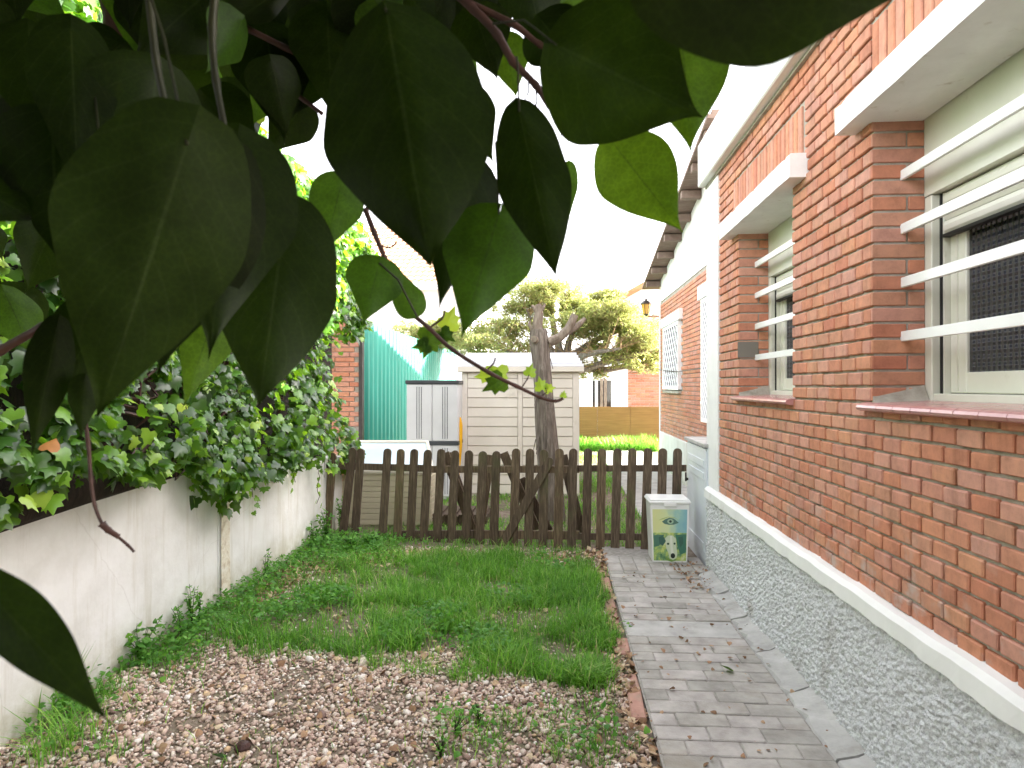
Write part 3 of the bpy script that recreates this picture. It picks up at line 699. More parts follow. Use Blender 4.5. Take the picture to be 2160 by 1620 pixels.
# horizontal dark stems of old ivy along the top of the wall
# ================================================================== IVY HEDGE
ivy = thing('ivy_hedge', 'dense ivy hedge spilling over the top of the white wall on the left', 'hedge', (LX - .1, 4, .8))
def ivy_leaf_base():
    pts = [(0, 0), (.20, -.12), (.46, -.02), (.50, .22), (.34, .36), (.40, .60), (.16, .62), (0, 1.0), (-.16, .62), (-.40, .60), (-.34, .36), (-.50, .22), (-.46, -.02), (-.20, -.12)]
    V = [(0, .30, .05)] + [(x, y, -.16 * abs(x) - .10 * (y - .3) ** 2) for x, y in pts]
    n = len(pts); F = [[0, 1 + i, 1 + (i + 1) % n] for i in range(n)]
    return np.array(V), np.array(F)
IV, IF = ivy_leaf_base()
def heart_base(nt_=5):
    pts = [(0, 0), (.22, -.10), (.46, .04), (.50, .3), (.36, .58), (.14, .84), (0, 1.02), (-.14, .84), (-.36, .58), (-.50, .3), (-.46, .04), (-.22, -.10)]
    V = [(0, .35, .05)] + [(x, y, -.2 * abs(x) - .12 * (y - .3) ** 2) for x, y in pts]
    n = len(pts); return np.array(V), np.array([[0, 1 + i, 1 + (i + 1) % n] for i in range(n)])
HV, HF = heart_base()
def ivy_zrange(y):
    lo = np.interp(y, [0, 2.4, 3.0, 3.6, 4.1, 4.6, 5.2, 5.8, 6.4, 7.4, 8.2], [.95, .98, 1.02, .99, .72, .82, .86, .74, .64, .55, 1.0])
    hi = np.interp(y, [0, 3, 5, 6.5, 7.2, 7.7, 8.2], [3.3, 3.3, 3.2, 3.1, 3.0, 2.5, 1.4]); return lo, hi
def ivy_surface(y, z):
    lo, hi = ivy_zrange(y)
    bulge = .10 + .30 * (fbm(y * 1.3, z * 1.3, 3, 21)) + .05 * np.sin(z * 3)
    bulge = bulge * np.clip((z - lo + .25) / .35, .35, 1)
    return LX + bulge
nI = 27000
yI = rng.uniform(1.3, 8.1, nI); lo, hi = ivy_zrange(yI); lo = lo + .34 * (fbm(yI * 5, yI * 0 + 3, 3, 8) - .42)
zI = lo + (hi - lo) * rng.uniform(0, 1, nI) ** .92
dens = fbm(yI * 2.2 + 5, zI * 2.2, 4, 31)
keep = (dens > .43) | (rng.uniform(0, 1, nI) < .16); keep &= yI < np.interp(zI, [.5, .75, 1.1, 1.7, 2.1, 2.6, 3.1], [6.6, 6.7, 6.25, 6.1, 6.9, 7.3, 6.9]) + .7 * (fbm(zI * 4, yI * 0 + 1, 3, 19) - .4); yI, zI = yI[keep], zI[keep]; nI = len(yI)
xI = ivy_surface(yI, zI) - np.abs(rng.normal(0, .10, nI)) + rng.uniform(-.01, .03, nI)
# leaf axis: local +Y is the tip; hang down, face outwards
def leaf_frames(n, out, spread=.55, droop=-1.0):
    nrm = np.tile(np.array(out, float), (n, 1)) + rng.normal(0, spread, (n, 3)); nrm /= np.linalg.norm(nrm, axis=1)[:, None]
    tip = np.tile(np.array([0, 0, droop]), (n, 1)) + rng.normal(0, .55, (n, 3)); tip -= nrm * np.sum(tip * nrm, 1)[:, None]; tip /= np.linalg.norm(tip, axis=1)[:, None]
    sx = np.cross(tip, nrm); Mx = np.stack([sx, tip, nrm], -1); return Mx
MI = leaf_frames(nI, (.85, -.25, .45))
sI = rng.uniform(.040, .098, nI) * (1 + .25 * (rng.uniform(0, 1, nI) > .9))
rI = np.clip(rng.beta(1.5, 2.2, nI) * 1.0 + .25 * (fbm(yI * 1.4, zI * 1.4, 2, 77) - .45) + .18 * (rng.uniform(0, 1, nI) > .92), 0, 1)
locI = np.stack([xI, yI, zI], -1)
# nearest, outermost 230 as leaves of their own
sc_ = []
for i in range(nI):
    u, v, zc = proj(locI[i]); ok = -20 < u < 760 and 200 < v < 1180
    sc_.append((0 if ok else 50) + zc - 3.0 * (xI[i] - LX))
order = np.argsort(sc_); big = order[:230]; rest = order[230:]
V, F = scatter(IV, IF, locI[rest], MI[rest], sI[rest]); build('foliage', V, F, M['ivy'], ivy, rnd=np.repeat(rI[rest], len(IV)), kind='stuff')
lm = {}
for i in big:
    k = int(rI[i] * 7.99)
    if k not in lm: lm[k] = new_mesh('leaf', IV, IF, M['ivy'], rnd=np.full(len(IV), k / 7.5))
    o = link('leaf', lm[k], ivy, locI[i]); o.rotation_euler = Matrix(MI[i].tolist()).to_euler(); o.scale = (sI[i],) * 3
# woody stems inside the ivy and hanging runners
b = MB()
for k in range(46):
    y_ = random.uniform(1.6, 5.6); z_ = random.uniform(.9, 2.4); pts = []
    for j in range(7):
        pts.append((LX + .04 + random.uniform(0, .16), y_, z_)); y_ += random.uniform(-.05, .22); z_ += random.uniform(-.1, .16)
    b.tube(pts, [.006 * random.uniform(.6, 1.9)] * 7, 5)
for y_, n_ in ((4.55, 6), (5.35, 5), (5.9, 9), (6.05, 5)):
    pts = [(LX + .06, y_ + .01 * j * random.uniform(-1, 1), ztop(y_) + .05 - .055 * j) for j in range(n_)]; b.tube(pts, .003, 4)
b.build('stems', M['stem'], ivy, kind='stuff')
b = MB(); b.tube([(LX - .06, 1.2, .87), (LX - .02, 2.2, .93), (LX - .03, 3.0, .97), (LX - .05, 3.9, .98), (LX - .08, 5.0, .93), (LX - .1, 6.4, .8)], [.07, .085, .08, .07, .06, .05], 10, wob=.12)
b.build('old_stem', M['twigs'], ivy)
# hanging runner leaves against the wall face
ry = np.concatenate([np.full(9, 5.95), np.full(6, 4.62), np.full(5, 5.4), np.full(5, 4.2)]) ; nr = len(ry)
rz = np.concatenate([np.linspace(.75, .22, 9), np.linspace(.8, .55, 6), np.linspace(.82, .6, 5), np.linspace(.85, .66, 5)])
lr = np.stack([np.full(nr, LX + .05), ry + rng.normal(0, .05, nr), rz], -1)
V, F = scatter(IV, IF, lr, leaf_frames(nr, (1, -.2, .2), .35), rng.uniform(.04, .06, nr)); build('runner_leaves', V, F, M['ivy'], ivy, rnd=np.repeat(rng.uniform(.3, .9, nr), len(IV)), kind='stuff')

# small brick pier and dark post behind the hedge end
bp_ = thing('brick_pier', 'short stretch of neighbour brick wall between the ivy and the green sheeting', 'wall', (-2.75, 8.25, 0))
b = MB(); x0_, x1_ = PY(640, 800, 8.2).x, PY(757, 800, 8.2).x
b.box(x0_, x1_, 8.21, 8.5, 0, 2.35); b.build('mortar_core', M['mortar'], bp_)
V = []; F = []; rn = []
for i in range(37):
    x = x1_ - (.0 if i % 2 else .06); z = .01 + i * .0625
    first = True
    while x > x0_:
        ln = .125 if (first and i % 2) else .25; first = False
        v, f = chbox(max(x - ln + .009, x0_), x, 8.19, 8.22, z, z + .053, .003); n = len(V); V += v; F += [[q + n for q in ff] for ff in f]; rn += [random.random()] * len(v); x -= ln
build('brickwork', V, F, M['brick_s'], bp_, rnd=rn, kind='stuff')
b = MB(); b.box(x1_ + .004, x1_ + .05, 8.18, 8.26, 0, 2.45); b.build('dark_post', M['iron'], bp_)

# ================================================================== GREEN CORRUGATED SHEETS
gs = thing('corrugated_fence', 'tall green corrugated sheet fence behind the grey plastic cabinet', 'fence', (-2.5, 11, 0))
def sheet(y0, y1, X, zt0, zt1):
    n = int((y1 - y0) / .2) ; V = []
    for i in range(n * 6 + 1):
        t = i / 6; fr = t % 1; off = [.0, .0, .0, .028, .032, .028][i % 6] if i % 6 else .0
        y_ = y0 + (y1 - y0) * t / n; zt_ = zt0 + (zt1 - zt0) * t / n
        V += [(X + off, y_, .03), (X + off, y_, zt_)]
    F = [[2 * i, 2 * i + 1, 2 * i + 3, 2 * i + 2] for i in range(n * 6)]
    build('corrugated_sheet', V, F, M['sheet'], gs)
GX = -2.46; gy0 = 8.3
for k in range(4): sheet(gy0 + k * 1.9, gy0 + k * 1.9 + 1.93, GX + .004 * (k % 2), 2.28, 2.28)
for k in range(5):
    b = MB(); b.box(GX - .06, GX - .02, gy0 + .05 + k * 1.8, gy0 + .1 + k * 1.8, 0, 2.2); b.build('post', M['iron'], gs)

# ================================================================== PICKET FENCE
fence = thing('picket_fence', 'weathered brown round-topped picket fence across the garden', 'fence', (-.5, 5.9, 0))
def fY(x): return 5.83 + (1.15 - x) * .13
def onfence(px, py, off=0.0):
    r = ray(px, py); # Y = 5.83 + (1.15-X)*.13
    t = (5.83 + off + .1495) / (r.y + .13 * r.x); return CAM + r * t
def board(a, bpt, wd, th, name, mat, parent, round_top=True, yoff=0.0, seg=7):
    """plank from foot point a to top point bpt in a plane facing the camera side"""
    a = Vector(a); t = Vector(bpt); ax = (t - a); L = ax.length; ax.normalize(); sd = Vector((1, -.13, 0)).normalized(); sd = (sd - ax * sd.dot(ax)).normalized(); nrm = sd.cross(ax)
    hw = wd / 2; prof = [(-hw, 0), (hw, 0)]
    if round_top:
        prof += [(hw * math.cos(q * math.pi / seg), L - hw + hw * math.sin(q * math.pi / seg)) for q in range(seg + 1)]
    else: prof += [(hw, L), (-hw, L)]
    j = [random.uniform(-.0015, .0015) for _ in prof]
    V = [a + sd * (x + jj) + ax * y_ - nrm * th / 2 for (x, y_), jj in zip(prof, j)] + [a + sd * (x + jj) + ax * y_ + nrm * th / 2 for (x, y_), jj in zip(prof, j)]
    n = len(prof); F = [list(range(n))[::-1], list(range(n, 2 * n))] + [[i, (i + 1) % n, n + (i + 1) % n, n + i] for i in range(n)]
    # make the normals face out: sd x ax = nrm
    return build(name, V, F, mat, parent)
pk = [(702, 955, 690, 1120, 0), (745, 944, 722, 1120, 0), (761.5, 946, 748, 1125, .025), (818, 946, 806, 1120, 0), (846, 947, 837, 1150, 0), (874.4, 947, 865, 1153, 0), (903, 948.5, 893, 1150, 0), (931, 947, 921, 1156, 0), (960.5, 950, 951, 1158, 0),
      (989.6, 950, 982, 1160, 0), (1018.6, 951.5, 1011, 1160, 0), (1047.3, 951.5, 1041, 1160, 0), (1089, 946, 1083, 1160, 0), (1118.5, 946.5, 1114, 1158, 0), (1148, 948, 1145, 1160, 0), (1180, 946, 1177, 1160, .0),
      (1209.5, 946, 1205, 1162, 0), (1240.5, 946, 1236, 1163, 0), (1270, 946.5, 1266, 1167, 0), (1302.7, 946, 1297, 1170, 0), (1334.3, 945.5, 1328, 1172, 0), (1367, 945.5, 1360, 1176, 0), (1398.4, 945.5, 1393, 1178, 0), (1429.5, 945.5, 1424, 1180, 0)]
for i, (tx, ty, bx, by, off) in enumerate(pk):
    A = onfence(bx, by, off); T = onfence(tx, ty, off); A.z = max(A.z, -.01) if A.z > 0.12 else -.01
    board(A, T, .077, .019, 'picket', M['wood'], fence)
def rail(p0, p1, name, wd=.062, off=.028):
    A = onfence(*p0, off); B = onfence(*p1, off); d = (B - A).normalized(); up = Vector((0, 0, 1)); n_ = d.cross(up)
    V = [q + up * sz * wd / 2 + n_ * sn * .016 for q in (A, B) for sz in (-1, 1) for sn in (-1, 1)]
    build(name, V, [[0, 1, 3, 2], [4, 6, 7, 5], [0, 4, 5, 1], [2, 3, 7, 6], [0, 2, 6, 4], [1, 5, 7, 3]], M['wood'], fence)
rail((688, 982.5), (905, 988), 'rail'); rail((905.5, 990), (1222, 990), 'rail'); rail((1206, 988), (1448, 987.5), 'rail', .056)
rail((840, 1128), (1000, 1127), 'rail', .075); rail((1001, 1127), (1222, 1129), 'rail', .075); rail((1206, 1131), (1400, 1133), 'rail', .056)
board(onfence(1052, 1160, -.03), onfence(1163, 966, -.03), .077, .02, 'brace', M['wood'], fence)
# pallet boards and slats leaning behind the fence
def lean(p0, p1, d, wd=.09, rt=False, label=None, name='plank'):
    o = board(PD(*p0, d), PD(*p1, d), wd, .02, name, M['wood'], None, rt); tag(o, label, 'plank'); return o
lean((998, 1120), (938, 955), 6.35, .085, label='dark plank leaning behind the fence just left of its middle, top beside the storage box')
lean((1003, 1122), (944, 956), 6.52, .08, label='dark plank behind the fence beside the leftmost leaning plank, base near the shed')
lean((1013, 1118), (1036, 960), 6.6, .075, label='near-upright dark plank behind the fence in front of the shed door')
lean((1131, 1118), (1062, 955), 6.25, .085, label='dark plank leaning left behind the fence directly left of the dead trunk')
lean((1098, 1010), (1158, 1120), 6.42, .085, label='short dark plank crossing low behind the fence left of the trunk base')
lean((1228, 1128), (1187, 960), 6.25, .085, label='dark plank leaning behind the fence directly right of the dead trunk')
b = MB(); q = PD(935, 1095, 6.9); b.box(q.x - .15, q.x + .45, q.y, q.y + .5, 0, .10, .005)
for k in range(4): b.box(q.x - .15 + .155 * k, q.x - .03 + .155 * k, q.y - .01, q.y + .51, .102, .12)
pl = b.build('pallet', M['wood']); tag(pl, 'low dark wooden pallet on the ground behind the fence beside the storage box', 'pallet')

# ================================================================== BIN
bx = PG(1413, 1194)
bn_ = thing('storage_bin', 'white lidded bin printed with a green eye and dog head at the path end', 'bin', (bx.x, bx.y, .03))
yb = bx.y; xb = bx.x; hw0, hw1, dp, zb, H_ = .137, .156, .24, .032, .50
def frustum(x, y, z0, z1, a0, a1, d0, d1):
    V = [(x - a0, y, z0), (x + a0, y, z0), (x + a0, y + d0, z0), (x - a0, y + d0, z0), (x - a1, y - .0, z1), (x + a1, y - .0, z1), (x + a1, y + d1, z1), (x - a1, y + d1, z1)]
    return V, [[3, 2, 1, 0], [4, 5, 6, 7], [0, 1, 5, 4], [1, 2, 6, 5], [2, 3, 7, 6], [3, 0, 4, 7]]
def mat_print():
    m, t, o = nt('bin_print_ground'); b = N(t, 'ShaderNodeBsdfPrincipled', Roughness=.35)
    v = coord(t, (1, 1, 1), 'Object'); sp = t.nodes.new('ShaderNodeSeparateXYZ'); t.links.new(v, sp.inputs[0])
    nz_ = noise(t, v, 9, 3, .5)
    ad = N(t, 'ShaderNodeMath', operation='MULTIPLY_ADD'); t.links.new(nz_, ad.inputs[0]); ad.inputs[1].default_value = .25; t.links.new(sp.outputs[0], ad.inputs[2])
    top = ramp(t, ad.outputs[0], [(.02, (.66, .68, .32)), (.12, (.62, .70, .40)), (.2, (.30, .52, .50)), (.27, (.22, .44, .50))])
    low = ramp(t, noise(t, v, 16, 4, .6), [(.36, (.05, .16, .09)), (.47, (.22, .38, .16)), (.56, (.48, .58, .14)), (.68, (.66, .70, .42))])
    sel = N(t, 'ShaderNodeMath', operation='GREATER_THAN'); t.links.new(sp.outputs[2], sel.inputs[0]); sel.inputs[1].default_value = .225
    t.links.new(mixc(t, sel.outputs[0], low, top), b.inputs['Base Color']); t.links.new(b.outputs[0], o.inputs[0]); return m
b = MB(); b.add(*frustum(xb, yb, zb, zb + H_ - .03, hw0, hw1, dp, dp + .03)); b.build('body', M['bars'], bn_)
PR = mat_print()
def onface(u, z, d=.0015): # u in -1..1
    return (xb + u * (hw0 + (hw1 - hw0) * z / (H_ - .03)), yb - d, zb + z)
pn = build('picture_panel', [onface(-.93, .012), onface(.93, .012), onface(.90, .425), onface(-.90, .425)] + [onface(-.93, .012, 0.0003), onface(.93, .012, .0003), onface(.90, .425, .0003), onface(-.90, .425, .0003)], [[0, 1, 2, 3], [7, 6, 5, 4], [0, 4, 5, 1], [1, 5, 6, 2], [2, 6, 7, 3], [3, 7, 4, 0]], PR, bn_)
def decal(name, pts, col, d):
    if col not in M: M[col] = mat_plain('print_' + str(abs(hash(col)) % 97), col, .4)
    k = len(pts); V = [onface(u, z, d) for u, z in pts] + [onface(u, z, d - .0003) for u, z in pts]
    return build(name, V, [list(range(k))] + [[i, i + k, (i + 1) % k + k, (i + 1) % k] for i in range(k)], M[col], pn)
def ell(cx, cz, rx, rz, n=14, jit=0.0, a0=0): return [(cx + rx * math.cos(a0 + 2 * math.pi * i / n) * (1 + jit * random.uniform(-1, 1)), cz + rz * math.sin(a0 + 2 * math.pi * i / n) * (1 + jit * random.uniform(-1, 1))) for i in range(n)]
alm = [(-.42, .325), (-.25, .345), (-.02, .358), (.2, .352), (.48, .318), (.2, .302), (-.05, .300), (-.28, .308)]
decal('brow_smudge', [(-.62, .335), (-.4, .352), (-.1, .366), (.25, .362), (.55, .33), (.25, .357), (-.1, .361), (-.35, .346)], (.40, .50, .20), .0018)
decal('eye_print', alm, (.10, .20, .16), .0022)
decal('iris_print', ell(.03, .328, .17, .020), (.36, .50, .36), .0026); decal('pupil_print', ell(.03, .328, .07, .010), (.02, .04, .03), .003)
decal('fur_patch', [(-.9, .215), (-.3, .222), (-.45, .16), (-.6, .13), (-.9, .12)], (.08, .20, .14), .0018); decal('fur_patch', [(.3, .222), (.9, .222), (.9, .08), (.6, .06), (.42, .13)], (.06, .19, .13), .0018)
decal('dog_face', [(-.28, .19), (-.1, .215), (.15, .215), (.33, .19), (.36, .13), (.42, .07), (.38, .035), (.18, .018), (-.02, .03), (-.08, .07), (-.22, .12)], (.60, .68, .50), .0022)
decal('dog_blaze', [(.0, .215), (.12, .215), (.16, .12), (.22, .07), (.06, .07), (.02, .13)], (.74, .78, .66), .0026)
decal('dog_ear', [(-.62, .2), (-.38, .215), (-.22, .17), (-.4, .13), (-.58, .15)], (.05, .13, .10), .0026); decal('dog_ear', [(.45, .2), (.7, .21), (.74, .15), (.56, .12)], (.05, .13, .10), .0026)
decal('dog_eye', ell(-.1, .148, .07, .009), (.04, .09, .05), .003); decal('dog_eye', ell(.26, .15, .06, .009), (.04, .09, .05), .003)
decal('dog_nose', ell(.17, .052, .13, .021), (.02, .03, .025), .003); decal('dog_chin', [(-.3, .04), (-.05, .03), (.2, .012), (.4, .03), (.36, .014), (.1, .003), (-.15, .012)], (.20, .34, .08), .0026)
b = MB(); b.add(*chbox(xb - hw1 - .012, xb + hw1 + .012, yb - .014, yb + dp + .045, zb + H_ - .03, zb + H_ - .008, .006)); b.add(*chbox(xb - hw1 - .004, xb + hw1 + .004, yb - .006, yb + dp + .035, zb + H_ - .008, zb + H_ + .004, .005)); lid = b.build('lid', M['bars'], bn_)
b = MB(); b.box(xb - .05, xb + .05, yb - .019, yb - .0145, zb + H_ - .05, zb + H_ - .02, .002); b.build('latch', M['bars'], lid)

# ================================================================== STORAGE BOX WITH OPEN LID
sX0, sX1 = PY(722, 1000, 6.75).x, PY(908, 1000, 6.75).x
sb = thing('storage_chest', 'beige slatted garden chest with raised pale blue lid behind the left of the fence', 'chest', ((sX0 + sX1) / 2, 6.9, 0))
b = MB(); b.box(sX0 + .01, sX1 - .01, 6.76, 7.3, 0, .54); b.build('body', M['boxcream'], sb)
for k in range(9):
    b = MB(); z = .02 + k * .057; b.add(*chbox(sX0, sX1, 6.745, 6.758, z, z + .052, .003)); b.build('slat', M['boxcream'], sb)
    b = MB(); b.add(*chbox(sX1 - .009, sX1 + .006, 6.77, 7.29, z, z + .052, .003)); b.build('slat', M['boxcream'], sb)
b = MB(); b.tube([(sX0 - .02, 6.74, .575), (sX1 + .02, 6.74, .575)], .026, 8); b.build('front_rim', M['shed'], sb)
A = Vector((sX0 - .02, 6.80, .60)); B = Vector((sX1 + .02, 6.80, .60)); Cc = PY(904, 933, 7.5); Dd = PY(738, 933, 7.5)
nn_ = (B - A).cross(Dd - A).normalized()
b = MB(); b.add([A, B, Cc, Dd, A - nn_ * .03, B - nn_ * .03, Cc - nn_ * .03, Dd - nn_ * .03], [[0, 1, 2, 3], [7, 6, 5, 4], [0, 4, 5, 1], [1, 5, 6, 2], [2, 6, 7, 3], [3, 7, 4, 0]]); ld = b.build('lid', M['blueinner'], sb)
ctr = (A + B + Cc + Dd) / 4
for P0, P1 in ((A, B), (B, Cc), (Cc, Dd), (Dd, A)):
    b = MB(); q0 = P0 + (ctr - P0) * .03; q1 = P1 + (ctr - P1) * .03; b.tube([q0 + nn_ * .01, q1 + nn_ * .01], .020, 6); b.build('lid_rim', M['shed'], ld)

# ================================================================== PLASTIC CABINET
kY = 8.35; k0, k1 = PY(857, 900, kY).x, PY(966, 900, kY).x; kz = PY(900, 802, kY).z
cb = thing('utility_cabinet', 'tall light grey two-door plastic cabinet with charcoal trim beside the shed', 'cabinet', ((k0 + k1) / 2, kY, 0))
b = MB(); b.add(*chbox(k0, k1, kY + .021, kY + .45, 0, kz - .05, .012)); b.build('body', M['cab'], cb)
b = MB(); b.add(*chbox(k0 - .012, k1 + .012, kY - .012, kY + .46, kz - .049, kz, .008)); b.build('top', M['cabdark'], cb)
zm = PY(900, 935, kY).z
b = MB(); b.add(*chbox(k0 - .008, k1 + .008, kY - .008, kY + .455, zm - .025, zm + .025, .005)); b.build('mid_band', M['cabdark'], cb)
for z0, z1 in ((.05, zm - .028), (zm + .028, kz - .055)):
    for a, e in ((k0 + .004, (k0 + k1) / 2 - .004), ((k0 + k1) / 2 + .004, k1 - .004)):
        b = MB(); b.add(*chbox(a, e, kY, kY + .0205, z0, z1, .006)); d_ = b.build('door', M['cab'], cb); c_ = (a + e) / 2
        for q in (-.03, 0, .03):
            b = MB(); b.box(c_ + q - .0035, c_ + q + .0035, kY - .004, kY - .0003, z0 + .03, z1 - .03, .0012); b.build('groove_rib', M['cabdark'], d_)
# yellow folded parasol between cabinet and shed
q = PY(969, 930, 8.5)
b = MB(); b.tube([(q.x - .02, 8.5, .0), (q.x - .02, 8.5, .35), (q.x - .005, 8.5, .7), (q.x + .006, 8.5, .95), (q.x + .012, 8.5, 1.05)], [.02, .03, .045, .035, .01], 10, wob=.08)
tag(b.build('folded_parasol', M['yellow']), 'folded yellow parasol standing between the grey cabinet and the cream shed', 'parasol')

# ================================================================== SHED
sY = 8.75; s0, s1 = PY(974, 900, sY).x, PY(1222, 900, sY).x; sz = PY(1100, 783, sY).z
sh = thing('garden_shed', 'cream resin garden shed with horizontal panels behind the picket fence', 'shed', ((s0 + s1) / 2, sY, 0))
b = MB(); b.box(s0 + .01, s1 - .01, sY + .012, sY + 1.5, 0, sz); b.build('body', M['shed'], sh)
mid = PY(1097, 900, sY).x
for a, e in ((s0, s0 + .075), (mid - .03, mid + .03), (s1 - .085, s1)):
    b = MB(); b.add(*chbox(a, e, sY - .012, sY + .0115, .02, sz - .02, .004)); b.build('post', M['shed'], sh)
for a, e in ((s0 + .08, mid - .035), (mid + .035, s1 - .09)):
    k = 0; z = .03
    while z < sz - .12:
        b = MB(); b.prism([(sY - .001, z), (sY - .008, z + .004), (sY - .001, z + .12), (sY + .01, z + .122), (sY + .01, z)], (a, e), 'x'); b.build('siding_board', M['shed'], sh); z += .127
    b = MB(); b.add(*chbox(a, e, sY - .006, sY + .011, z + .002, sz - .021, .004)); b.build('head_board', M['shed'], sh)
b = MB(); b.add(*chbox(s0 - .05, s1 + .06, sY - .07, sY + 1.55, sz - .01, sz + .06, .006)); b.build('eave', M['shed'], sh)
for k in range(5):
    b = MB(); y_ = sY - .07 + .06 * k * 2; z_ = sz + .061 + .042 * k
    b.add([(s0 - .045 + .01 * k, y_, z_), (s1 + .055 - .02 * k, y_, z_), (s1 + .055 - .02 * k, sY + 1.5, z_), (s0 - .045 + .01 * k, sY + 1.5, z_), (s0 - .045 + .01 * k, y_ + .02, z_ + .036), (s1 + .055 - .02 * k, y_ + .02, z_ + .036), (s1 + .055 - .02 * k, sY + 1.5, z_ + .036), (s0 - .045 + .01 * k, sY + 1.5, z_ + .036)], [[3, 2, 1, 0], [4, 5, 6, 7], [0, 1, 5, 4], [1, 2, 6, 5], [2, 3, 7, 6], [3, 0, 4, 7]]); b.build('roof_rib', M['shedroof'], sh)

# ================================================================== DEAD TREE
tY = 7.15
tr = thing('dead_tree', 'lopped dead tree trunk with shaggy grey bark just behind the fence', 'tree', (PY(1158, 960, tY).x, tY, 0))
def bark_tube(pts, rads, n=28, amp=.10, sub=10, name='trunk', mat='bark', rag=0.0):
    P = []; Rr = []
    for i in range(len(pts) - 1):
        for k in range(sub):
            t = k / sub; P.append(Vector(pts[i]).lerp(Vector(pts[i + 1]), t)); Rr.append(rads[i] * (1 - t) + rads[i + 1] * t)
    P.append(Vector(pts[-1])); Rr.append(rads[-1]); V = []; a = None
    sdn = random.random() * 50
    for i, p in enumerate(P):
        t = (P[min(i + 1, len(P) - 1)] - P[max(i - 1, 0)]).normalized()
        if a is None: a = t.cross(Vector((.1, 1, .2)))
        a = (a - t * a.dot(t)).normalized(); bb = t.cross(a)
        for k in range(n):
            an = 2 * math.pi * k / n
            nz_ = float(fbm(np.array(k * .9 + sdn if k < n else 0), np.array(i * .16), 3, 2)) - .45 + .5 * (float(vnoise(np.array(k * .33), np.array(i * .12 + sdn), 5)) - .5)
            rr = Rr[i] * (1 + amp * 2 * nz_); V.append(p + a * math.cos(an) * rr + bb * math.sin(an) * rr)
    F = grid_faces(len(P), n, True) + [list(range(n))[::-1], [(len(P) - 1) * n + k for k in range(n)]]
    return build(name, V, F, M[mat], tr)
T = lambda x, y, dy=0.0: PY(x, y, tY + dy)
base = T(1163, 1130); base.z = -.02
bark_tube([base, T(1160, 1000), T(1152, 900), T(1146, 820), T(1142, 760), T(1137, 715), T(1136, 695)], [.155, .13, .112, .10, .098, .105, .085], name='trunk')
bark_tube([T(1136, 712), T(1134, 685), T(1137, 662), T(1136, 642)], [.07, .058, .05, .03], 16, .22, 8, 'branch', 'deadwood')
bark_tube([T(1136, 664), T(1128, 650), T(1121, 645)], [.035, .025, .014], 12, .15, 5, 'branch', 'deadwood')
bark_tube([T(1137, 660), T(1146, 648), T(1150, 641)], [.03, .02, .012], 12, .15, 5, 'branch', 'deadwood')
bark_tube([T(1128, 700), T(1120, 690), T(1116, 684), T(1119, 676)], [.03, .022, .016, .008], 10, .15, 5, 'branch', 'deadwood')
bark_tube([T(1158, 722), T(1180, 712), T(1196, 697), T(1206, 680), T(1213, 664)], [.06, .05, .046, .043, .038], 16, .12, 8, 'branch', 'deadwood')
bark_tube([T(1198, 700, .05), T(1215, 690, .08), T(1226, 679, .1), T(1234, 672, .12)], [.035, .032, .028, .022], 12, .14, 6, 'branch', 'deadwood')
bark_tube([T(1136, 722, -.02), T(1128, 716, -.10), T(1126, 715, -.14)], [.045, .04, .036], 14, .06, 4, 'cut_stub', 'deadwood')
for k in range(34):       # loose bark flakes
    i = random.uniform(0, 1); p = T(1163, 1130).lerp(T(1142, 740), i); r0 = .14 - .045 * i; an = random.uniform(math.pi, 2 * math.pi)
    c_ = p + Vector((math.cos(an), math.sin(an), 0)) * r0 * 1.0; o_ = Vector((math.cos(an), math.sin(an), 0)); s_ = Vector((-math.sin(an), math.cos(an), 0)); L = random.uniform(.06, .16); wv = random.uniform(.008, .018)
    V = [c_ - s_ * wv, c_ + s_ * wv, c_ + s_ * wv * .5 + o_ * .02 - Vector((0, 0, L)), c_ - s_ * wv * .4 + o_ * .025 - Vector((0, 0, L * .9)), c_ - s_ * wv - o_ * .01, c_ + s_ * wv - o_ * .01]
    build('bark_flake', V, [[0, 1, 2, 3], [4, 5, 2, 3], [0, 4, 3], [1, 2, 5]], M['bark'], tr)

# ================================================================== CONIFER BEHIND THE SHED
cY = 13.3
cf = thing('conifer_tree', 'spreading sunlit juniper with brown inner twigs behind the cream shed', 'tree', (PY(1185, 800, cY).x, cY, 0))
b = MB(); root = PY(1190, 1000, cY); root.z = 0
Q = lambda x, y, dy=0.0: PY(x, y, cY + dy)
b.tube([root, Q(1192, 900), Q(1188, 820), Q(1195, 770)], [.2, .17, .15, .12], 12, wob=.05); b.build('trunk', M['bark'], cf)
limbs = [[Q(1195, 790), Q(1240, 775, -.2), Q(1300, 758, -.3), Q(1350, 745, -.2), Q(1385, 735)], [Q(1190, 770), Q(1215, 745, .2), Q(1250, 720, .3), Q(1300, 700, .2), Q(1340, 690)], [Q(1195, 775), Q(1230, 750, -.4), Q(1262, 742, -.6), Q(1310, 735, -.8)],
         [Q(1190, 770), Q(1160, 735, .1), Q(1130, 700, .2), Q(1110, 650)], [Q(1190, 775), Q(1140, 760, -.2), Q(1080, 745, -.3), Q(1040, 725)], [Q(1192, 765), Q(1200, 720, .3), Q(1225, 670, .4), Q(1260, 650, .5)], [Q(1188, 780), Q(1100, 770, .3), Q(1010, 745, .6), Q(940, 715, .8)],
         [Q(1190, 770), Q(1170, 700, .3), Q(1160, 640, .4), Q(1150, 600, .4)], [Q(1200, 775), Q(1280, 780, .1), Q(1340, 770, .3), Q(1375, 785, .4)]]
for L in limbs:
    b = MB(); b.tube(L, np.linspace(.09, .02, len(L)).tolist(), 8, wob=.1); b.build('limb', M['bark'], cf)
b = MB()
tl = []
